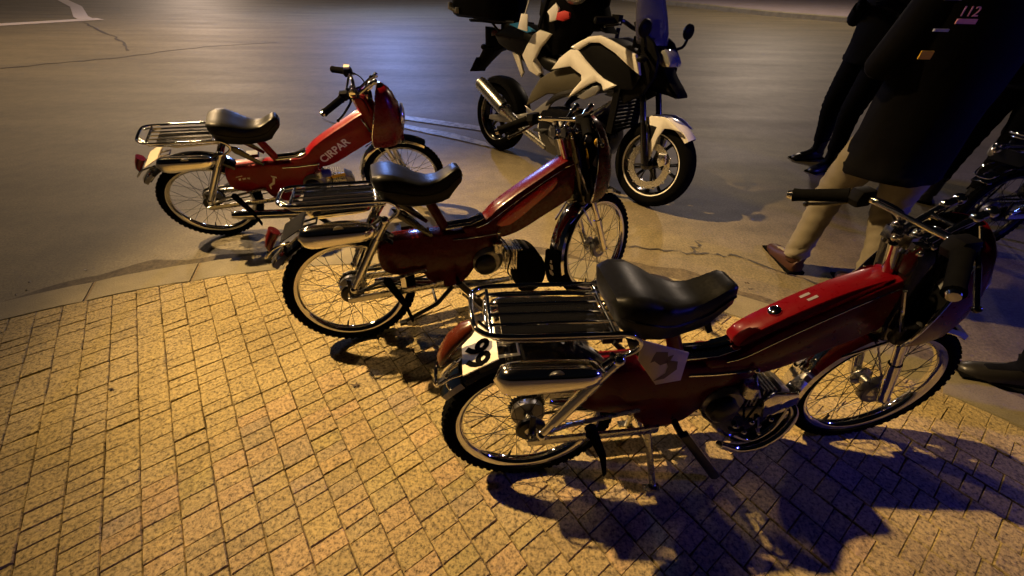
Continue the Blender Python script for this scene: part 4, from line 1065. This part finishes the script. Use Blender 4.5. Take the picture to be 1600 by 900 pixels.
obj('band', MB().tube([(.085 * math.cos(2 * PI * j / 24), .071 * math.sin(2 * PI * j / 24), .024) for j in range(24)], .006, 8, closed=True), M['redlens'], hl_)
gl = empty('cloth', PM @ Matrix.Translation(Vector((.49, -.172, 1.06)) * K), 'folded red and white cloth tucked against the black bag', 'cloth')
obj('red_part', MB().slab([(.0, -.03), (.008, .010), (.06, .022), (.105, .016), (.112, -.012), (.06, -.034)], -.012, .012, .004), M['redcloth'], gl)
obj('white_part', MB().slab([(-.085, .01), (-.015, .062), (.012, .030), (.0, -.030), (-.055, -.045), (-.062, -.012)], -.010, .010, .003), M['paper'], gl)

# ------------------------------------------------------------------ people
def skin_mesh(name, verts, edges, radii, root, sub=1):
    me = bpy.data.meshes.new(name); me.from_pydata([Vector(v) * K for v in verts], edges, [])
    o = bpy.data.objects.new(name, me); C.objects.link(o)
    o.modifiers.new('skin', 'SKIN')
    sk = me.skin_vertices[0].data
    for i, r in enumerate(radii):
        rr_ = r if hasattr(r, '__len__') else (r, r)
        sk[i].radius = (rr_[0] * K, rr_[1] * K); sk[i].use_root = (i == root)
    if sub:
        s_ = o.modifiers.new('sub', 'SUBSURF'); s_.levels = sub; s_.render_levels = sub
    dg = bpy.context.evaluated_depsgraph_get()
    out = bpy.data.meshes.new_from_object(o.evaluated_get(dg)); bpy.data.objects.remove(o)
    out.polygons.foreach_set('use_smooth', [True] * len(out.polygons)); out.name = name
    return out
def person(x, y, z, face, label, feet, coat_mat, leg_mat, shoe_mat, hem, H=1.0, boots=False, gloves=True):
    """local axes: +x forward, +y left. feet: two (x,y,toe angle) for left and right"""
    Mw = Matrix.Translation(Vector((x, y, z)) * K) @ Matrix.Rotation(face, 4, 'Z')
    root = empty('person', Mw, label, 'person')
    V = []; E = []; R = []
    def v(p_, r, par=None):
        V.append(tuple(q * H for q in p_)); R.append((r * H, r * H) if not hasattr(r, '__len__') else (r[0] * H, r[1] * H))
        if par is not None: E.append((par, len(V) - 1))
        return len(V) - 1
    pel = v((0, 0, .84), .115); wst = v((0, 0, .96), .11, pel); che = v((-.005, 0, 1.12), .125, wst); ubk = v((-.01, 0, 1.25), .11, che)
    nk = v((.0, 0, 1.34), .05, ubk); hd0 = v((.015, 0, 1.41), .062, nk); hd1 = v((.022, 0, 1.49), .082, hd0); v((.015, 0, 1.555), .068, hd1)
    shoes = []
    for (fx, fy, ft), s_ in zip(feet, (1, -1)):
        hip = v((0, s_ * .085, .80), .088, pel)
        kx, ky = fx * .5 + .05, s_ * .085 * .5 + fy * .5
        v((kx * .55, (s_ * .085 + ky) / 2, .62), .078, hip); kn = v((kx, ky, .44), .056, len(V) - 1); cf = v((kx * .4 + fx * .6, ky * .4 + fy * .6, .30), .054, kn)
        an = v((fx, fy, .075), .038, cf)
        tx_, ty_ = math.cos(ft), math.sin(ft)
        v((fx + .06 * tx_, fy + .06 * ty_, .04), .034, an); v((fx + .15 * tx_, fy + .15 * ty_, .028), .026, len(V) - 1)
        shoes.append((fx, fy, ft))
    arms = []
    for s_ in (1, -1):
        shd = v((-.01, s_ * .165, 1.235), .058, ubk); el = v((.0, s_ * .235, 1.02), .043, shd); wr = v((.17, s_ * .13, 1.10), .028, el); ha = v((.225, s_ * .105, 1.12), (.030, .018), wr)
        arms.append(((-.01, s_ * .165, 1.235), (.0, s_ * .235, 1.02), (.15, s_ * .142, 1.09)))
        for k in range(4):
            o_ = (k - 1.5) * .016; L_ = (.062, .072, .068, .052)[k]
            a_ = v((.250, s_ * .092, 1.135 + o_), .0085, ha); b_ = v((.250 + L_ * .5, s_ * (.088 - .012), 1.137 + o_ * 1.1), .0078, a_); v((.250 + L_ * .8, s_ * (.088 - .040), 1.135 + o_ * 1.1), .0068, b_)
        a_ = v((.205, s_ * .088, 1.150), .0105, ha); b_ = v((.228, s_ * .070, 1.178), .0095, a_); v((.248, s_ * .062, 1.196), .008, b_)
    me = skin_mesh('body', V, E, R, 0, 1)
    me.materials.clear()
    for q in ('skin', leg_mat, coat_mat, 'clothblack'): me.materials.append(M[q])
    for p_ in me.polygons:
        c_ = p_.center / (K * H)
        p_.material_index = 1 if c_.z < .88 else (2 if (c_.z < 1.30 and not (c_.x > .165)) else (3 if (c_.z < 1.30 and gloves) else 0))
    body = link('body', me, root)
    # head details
    hc = Vector((.022, 0, 1.49)) * H
    f_ = MB().ball((hc.x + .078, 0, hc.z - .005), (.016, .012, .022), 8, 6).ball((hc.x + .066, 0, hc.z - .046), (.012, .022, .007), 8, 6)
    for s_ in (-1, 1): f_.ball((hc.x + .005, s_ * .082, hc.z), (.020, .010, .030), 8, 6)
    obj('face_features', f_, M['skin'], root)
    f_ = MB()
    for s_ in (-1, 1): f_.ball((hc.x + .070, s_ * .028, hc.z + .015), (.010, .013, .008), 8, 6)
    obj('eyes', f_, M['ink'], root)
    obj('hair', MB().ball((hc.x - .014, 0, hc.z + .030), (.090, .092, .080), 16, 10), M['hair'], root)
    # coat and sleeves
    ct = MB(); secs = []
    for (z_, a_, b_, sx) in ((hem, .150, .180, 0), (hem + .03, .154, .186, 0), (hem + .035, .150, .181, 0), (hem + .12, .150, .182, 0), (.88, .146, .186, 0), (.96, .142, .185, 0), (1.10, .150, .205, 0), (1.22, .135, .205, -.01), (1.285, .095, .150, -.01), (1.325, .065, .075, 0), (1.345, .062, .066, .005)):
        sec = []
        for k in range(28):
            g = 2 * PI * k / 28; rip = 1 + (.045 * math.sin(5 * g + z_ * 19) + .03 * math.sin(9 * g - z_ * 24)) * (1 if z_ < 1.2 else .3)
            sec.append((sx * H + a_ * H * math.cos(g) * rip, b_ * H * math.sin(g) * rip, z_ * H))
        secs.append(sec)
    ct.loft(secs, cap=False)
    secs = [[(x_ * .93, y_ * .93, z_) for x_, y_, z_ in s_] for s_ in secs]
    ct.loft(secs, cap=False)
    for a_ in arms: ct.tube([tuple(q * H for q in p_) for p_ in a_], [.078 * H, .062 * H, .044 * H], 12, smooth=4)
    co = obj('coat', ct, M[coat_mat], root, 60)
    # trouser cuffs and shoes
    for (fx, fy, ft), s_ in zip(shoes, (1, -1)):
        Rf = Matrix.Translation(Vector((fx, fy, 0))) @ Matrix.Rotation(ft, 4, 'Z')
        sh = MB(); secs = []
        top = .19 if boots else .085
        for (x_, hw_, zt) in ((-.070, .018, .045), (-.062, .032, .078), (-.03, .038, .090), (.02, .040, .088), (.07, .043, .066), (.12, .046, .052), (.165, .042, .044), (.195, .028, .034), (.207, .012, .024)):
            secs.append([(x_, hw_ * a_, .004 + (zt - .004) * b_) for a_, b_ in ((-1, 0), (-1.04, .25), (-.95, .6), (-.55, .95), (0, 1.02), (.55, .95), (.95, .6), (1.04, .25), (1, 0))])
        sh.loft(secs)
        sh.tube([(-.015, 0, .06), (-.012, 0, top)], [.047, .050], 14)
        sh.v = [tuple(Rf @ Vector(q)) for q in sh.v]
        so = obj('boot' if boots else 'shoe', sh, M[shoe_mat], root, 50)
        sl = MB().slab([(-.075, 0.0), (-.075, .016), (-.02, .016), (.01, .012), (.20, .014), (.214, .008), (.205, 0)], -.046, .046, .004)
        sl.v = [tuple(Rf @ Vector(q)) for q in sl.v]
        obj('sole', sl, M['ink'], so)
        kx, ky = fx * .5 + .05, s_ * .085 * .5 + fy * .5
        lg = MB(); pts = [(fx - .004, fy, .085 if not boots else .16), (kx * .4 + fx * .6, ky * .4 + fy * .6, .28), (kx + .006, ky, .45), (kx * .5, (s_ * .085 + ky) / 2, .63), (.0, s_ * .080, .80)]
        lg.tube([tuple(q * H for q in p_) for p_ in pts], [.056 * H, .060 * H, .070 * H, .090 * H, .100 * H], 16, smooth=14)
        n = len(lg.v)
        lg.v = [(a_[0] + (.006 * math.exp(-((a_[2] - .12) / .06) ** 2) + .004 * math.exp(-((a_[2] - .46) / .08) ** 2) + .0015) * math.sin(a_[2] * 105 + a_[1] * 90 + a_[0] * 70), a_[1] + (.005 * math.exp(-((a_[2] - .12) / .06) ** 2) + .004 * math.exp(-((a_[2] - .46) / .08) ** 2) + .0015) * math.sin(a_[2] * 88 + a_[0] * 110 - a_[1] * 50), a_[2]) for a_ in lg.v]
        obj('trouser_leg', lg, M[leg_mat], root, 60)
    return root, co
# officer in black beyond, boots pointing left
pA, cA = person(2.66, 3.42, ROAD, rad(200), 'person in black clothes and boots standing on the road behind the walking person', [(.06, .10, .1), (-.06, -.12, -.2)], 'clothblack', 'clothblack', 'shoeblack', .76, 1.02, True)
# walking person in pale trousers and a dark jacket, seen from behind
pB, cB = person(1.67, 1.74, ROAD, rad(82), 'person in pale trousers, brown shoes and a dark jacket printed 112, walking away', [(.10, .13, .15), (-.14, -.10, -.1)], 'clothblack', 'trouser', 'shoebrown', .60, 1.0)
# person at the right edge, only a dark shoe reaches into the frame
pC, cC = person(2.06, .93, 0, rad(165), 'person in dark clothes at the right edge with one dark shoe in view', [(.06, -.10, .0), (-.10, .12, .1)], 'clothnavy', 'clothnavy', 'shoeblack', .62, 1.0)
pD, cD = person(3.05, 2.62, ROAD, rad(40), 'added figure in dark navy clothes filling the dark at the far right behind the darkened moped', [(.03, .11, .2), (-.03, -.11, -.2)], 'clothnavy', 'clothblack', 'shoeblack', .76, 1.03, True)  # figure added so that the far right reads black
# prints on the jacket back (local -x side)
def back_text(txt, size, y_, z_, mat, co, x_=-.166):
    me = text_mesh(txt, size, .0008, M[mat], frame((x_, y_, z_), (0, -1, 0), (0, 0, 1)))
    return link('print', me, co)
back_text('112', .040, .185, 1.192, 'reflred', cB, -.158)
link('print', MB().box((-.158, .150, 1.178), (.004, .060, .014)).mesh('print', M['reflred']), cB)
link('patch', MB().box((-.130, .195, 1.075), (.005, .040, .026)).mesh('patch', M['yellow']), cB)
link('patch', MB().box((-.142, .215, 1.243), (.004, .050, .018)).mesh('patch', M['reflgrey']), cB)
link('patch', MB().box((-.135, .195, 1.150), (.008, .045, .008)).mesh('patch', M['reflgrey']), cB)

# ------------------------------------------------------------------ small litter
def leaf(x, y, z, s, rot, label, mat='leaf'):
    o = MB(); n = 10; pts = []
    for k in range(n):
        g = 2 * PI * k / n; r_ = s * (.45 if k % 2 else 1.0) * random.uniform(.7, 1.1)
        pts.append((r_ * math.cos(g + rot), r_ * .6 * math.sin(g + rot), .003 + random.uniform(0, s * .25)))
    o.add([(0, 0, .004)] + pts + [(p_[0] * .95, p_[1] * .95, p_[2] - .002) for p_ in pts], [(0, 1 + k, 1 + (k + 1) % n) for k in range(n)] + [(0, 11 + (k + 1) % n, 11 + k) for k in range(n)])
    ob = obj('leaf' if mat == 'leaf' else 'paper_scrap', o, M[mat]); ob.location = Vector((x, y, z)) * K
    tag(ob, label, 'leaf' if mat == 'leaf' else 'litter'); return ob
leaf(-.603, .985, .001, .022, .4, 'dark crumpled dry leaf on the paving below the rear wheel of the middle moped')
leaf(-1.535, .955, .001, .016, 1.4, 'small dark dry leaf alone on the paving at the left')
leaf(-1.084, 3.865, ROAD, .030, .2, 'pale paper scrap on the road beyond the front wheel of the CIRPAR moped', 'litter')
leaf(-2.32, 1.76, ROAD, .010, .9, 'tiny pale paper scrap in the gutter beside the kerb at the left', 'litter')
leaf(-2.327, 3.524, ROAD, .022, .3, 'small dark dry leaf on the road seen under the seat of the CIRPAR moped')
leaf(1.22, 1.66, ROAD + .03, .016, 2.0, 'small dark dry leaf on the kerb near the walking person')

gr_ = MB(); random.seed(21)
for k in range(420):
    if k < 260:
        a_ = random.uniform(rad(20), rad(165)); r_ = RO_ + abs(random.gauss(.03, .10)) + .004; x_, y_ = arcp(r_, a_)
    else: x_, y_ = random.uniform(-4, 3), random.uniform(2.2, 6.5)
    z_ = ROAD; q_ = random.choice((.0018, .0025, .0035, .005)) * random.uniform(.7, 1.2)
    vs = [(x_ + q_ * random.uniform(.7, 1.3) * math.cos(g), y_ + q_ * random.uniform(.7, 1.3) * math.sin(g), z_ + .0005) for g in (0, 1.26, 2.5, 3.8, 5.0)] + [(x_ + q_ * .2, y_, z_ + q_ * random.uniform(.5, 1.1))]
    gr_.add(vs, [(i, (i + 1) % 5, 5) for i in range(5)])
tag(obj('grit', gr_, M['castgrit']), kind='stuff')

# ------------------------------------------------------------------ street furniture outside the frame
def street_lamp(x, y, h, dx, dy, mat, label):
    t_ = empty('street_lamp', Matrix.Translation(Vector((x, y, ROAD)) * K), label, 'street lamp')
    obj('pole', MB().tube([(0, 0, 0), (0, 0, h)], [.075, .05], 14).tube([(0, 0, 0), (0, 0, .5)], .10, 14), M['darksteel'], t_)
    obj('arm', MB().tube([(0, 0, h - .1), (dx * .4, dy * .4, h + .25), (dx, dy, h + .28)], .035, 10, smooth=4), M['darksteel'], t_)
    obj('lantern', MB().loft([[(dx + a_ * .14 * k_, dy + b_ * .14 * k_, h + z_) for a_, b_ in ((-1, -2), (1, -2), (1, 2), (-1, 2))] for z_, k_ in ((.24, .8), (.30, 1), (.38, .7))]), M['darksteel'], t_)
    obj('lens', MB().box((dx, dy, h + .225), (.20, .42, .02)), mat, t_)
street_lamp(-8.5, 4.1, 9.95, 1.2, 0, emis('lamp_glow', (1.0, .66, .28), 60), 'tall street lamp with a warm light at the left of the junction')
hl2 = empty('hanging_lamp', Matrix.Translation(Vector((-4.6, 17.0, 0)) * K), 'cool white lamp hung on a wire high across the road', 'hanging lamp')
obj('span_wire', MB().tube([(-24, 3, 6.6), (-8, .6, 5.7), (0, 0, 5.5), (8, .6, 5.7), (24, 3, 6.6)], .010, 6, smooth=4), M['darksteel'], hl2)
obj('lantern', MB().lathe([(.0001, 5.48), (.05, 5.46), (.08, 5.36), (.26, 5.26), (.27, 5.22), (.0001, 5.22)], (0, 0, 0), 20, 'z', closed=False), M['darksteel'], hl2)
obj('lens', MB().lathe([(.0001, 5.215), (.24, 5.215), (.20, 5.17), (.0001, 5.15)], (0, 0, 0), 20, 'z', closed=False), emis('cool_glow', (.55, .65, 1.0), 60), hl2)
bc = empty('police_light_stand_in', Matrix.Translation(Vector((4.8, .4, 0)) * K), 'blue police light on an added post, out of view at the right', 'beacon')
obj('post', MB().tube([(0, 0, 0), (0, 0, 1.6)], .03, 10), M['darksteel'], bc)  # unseen post added to carry the blue police light
obj('dome', MB().lathe([(.0001, 1.78), (.05, 1.76), (.07, 1.70), (.07, 1.60), (.0001, 1.60)], (0, 0, 0), 18, 'z', closed=False), emis('police_stand_in_glow', (.06, .08, 1.0), 40), bc)
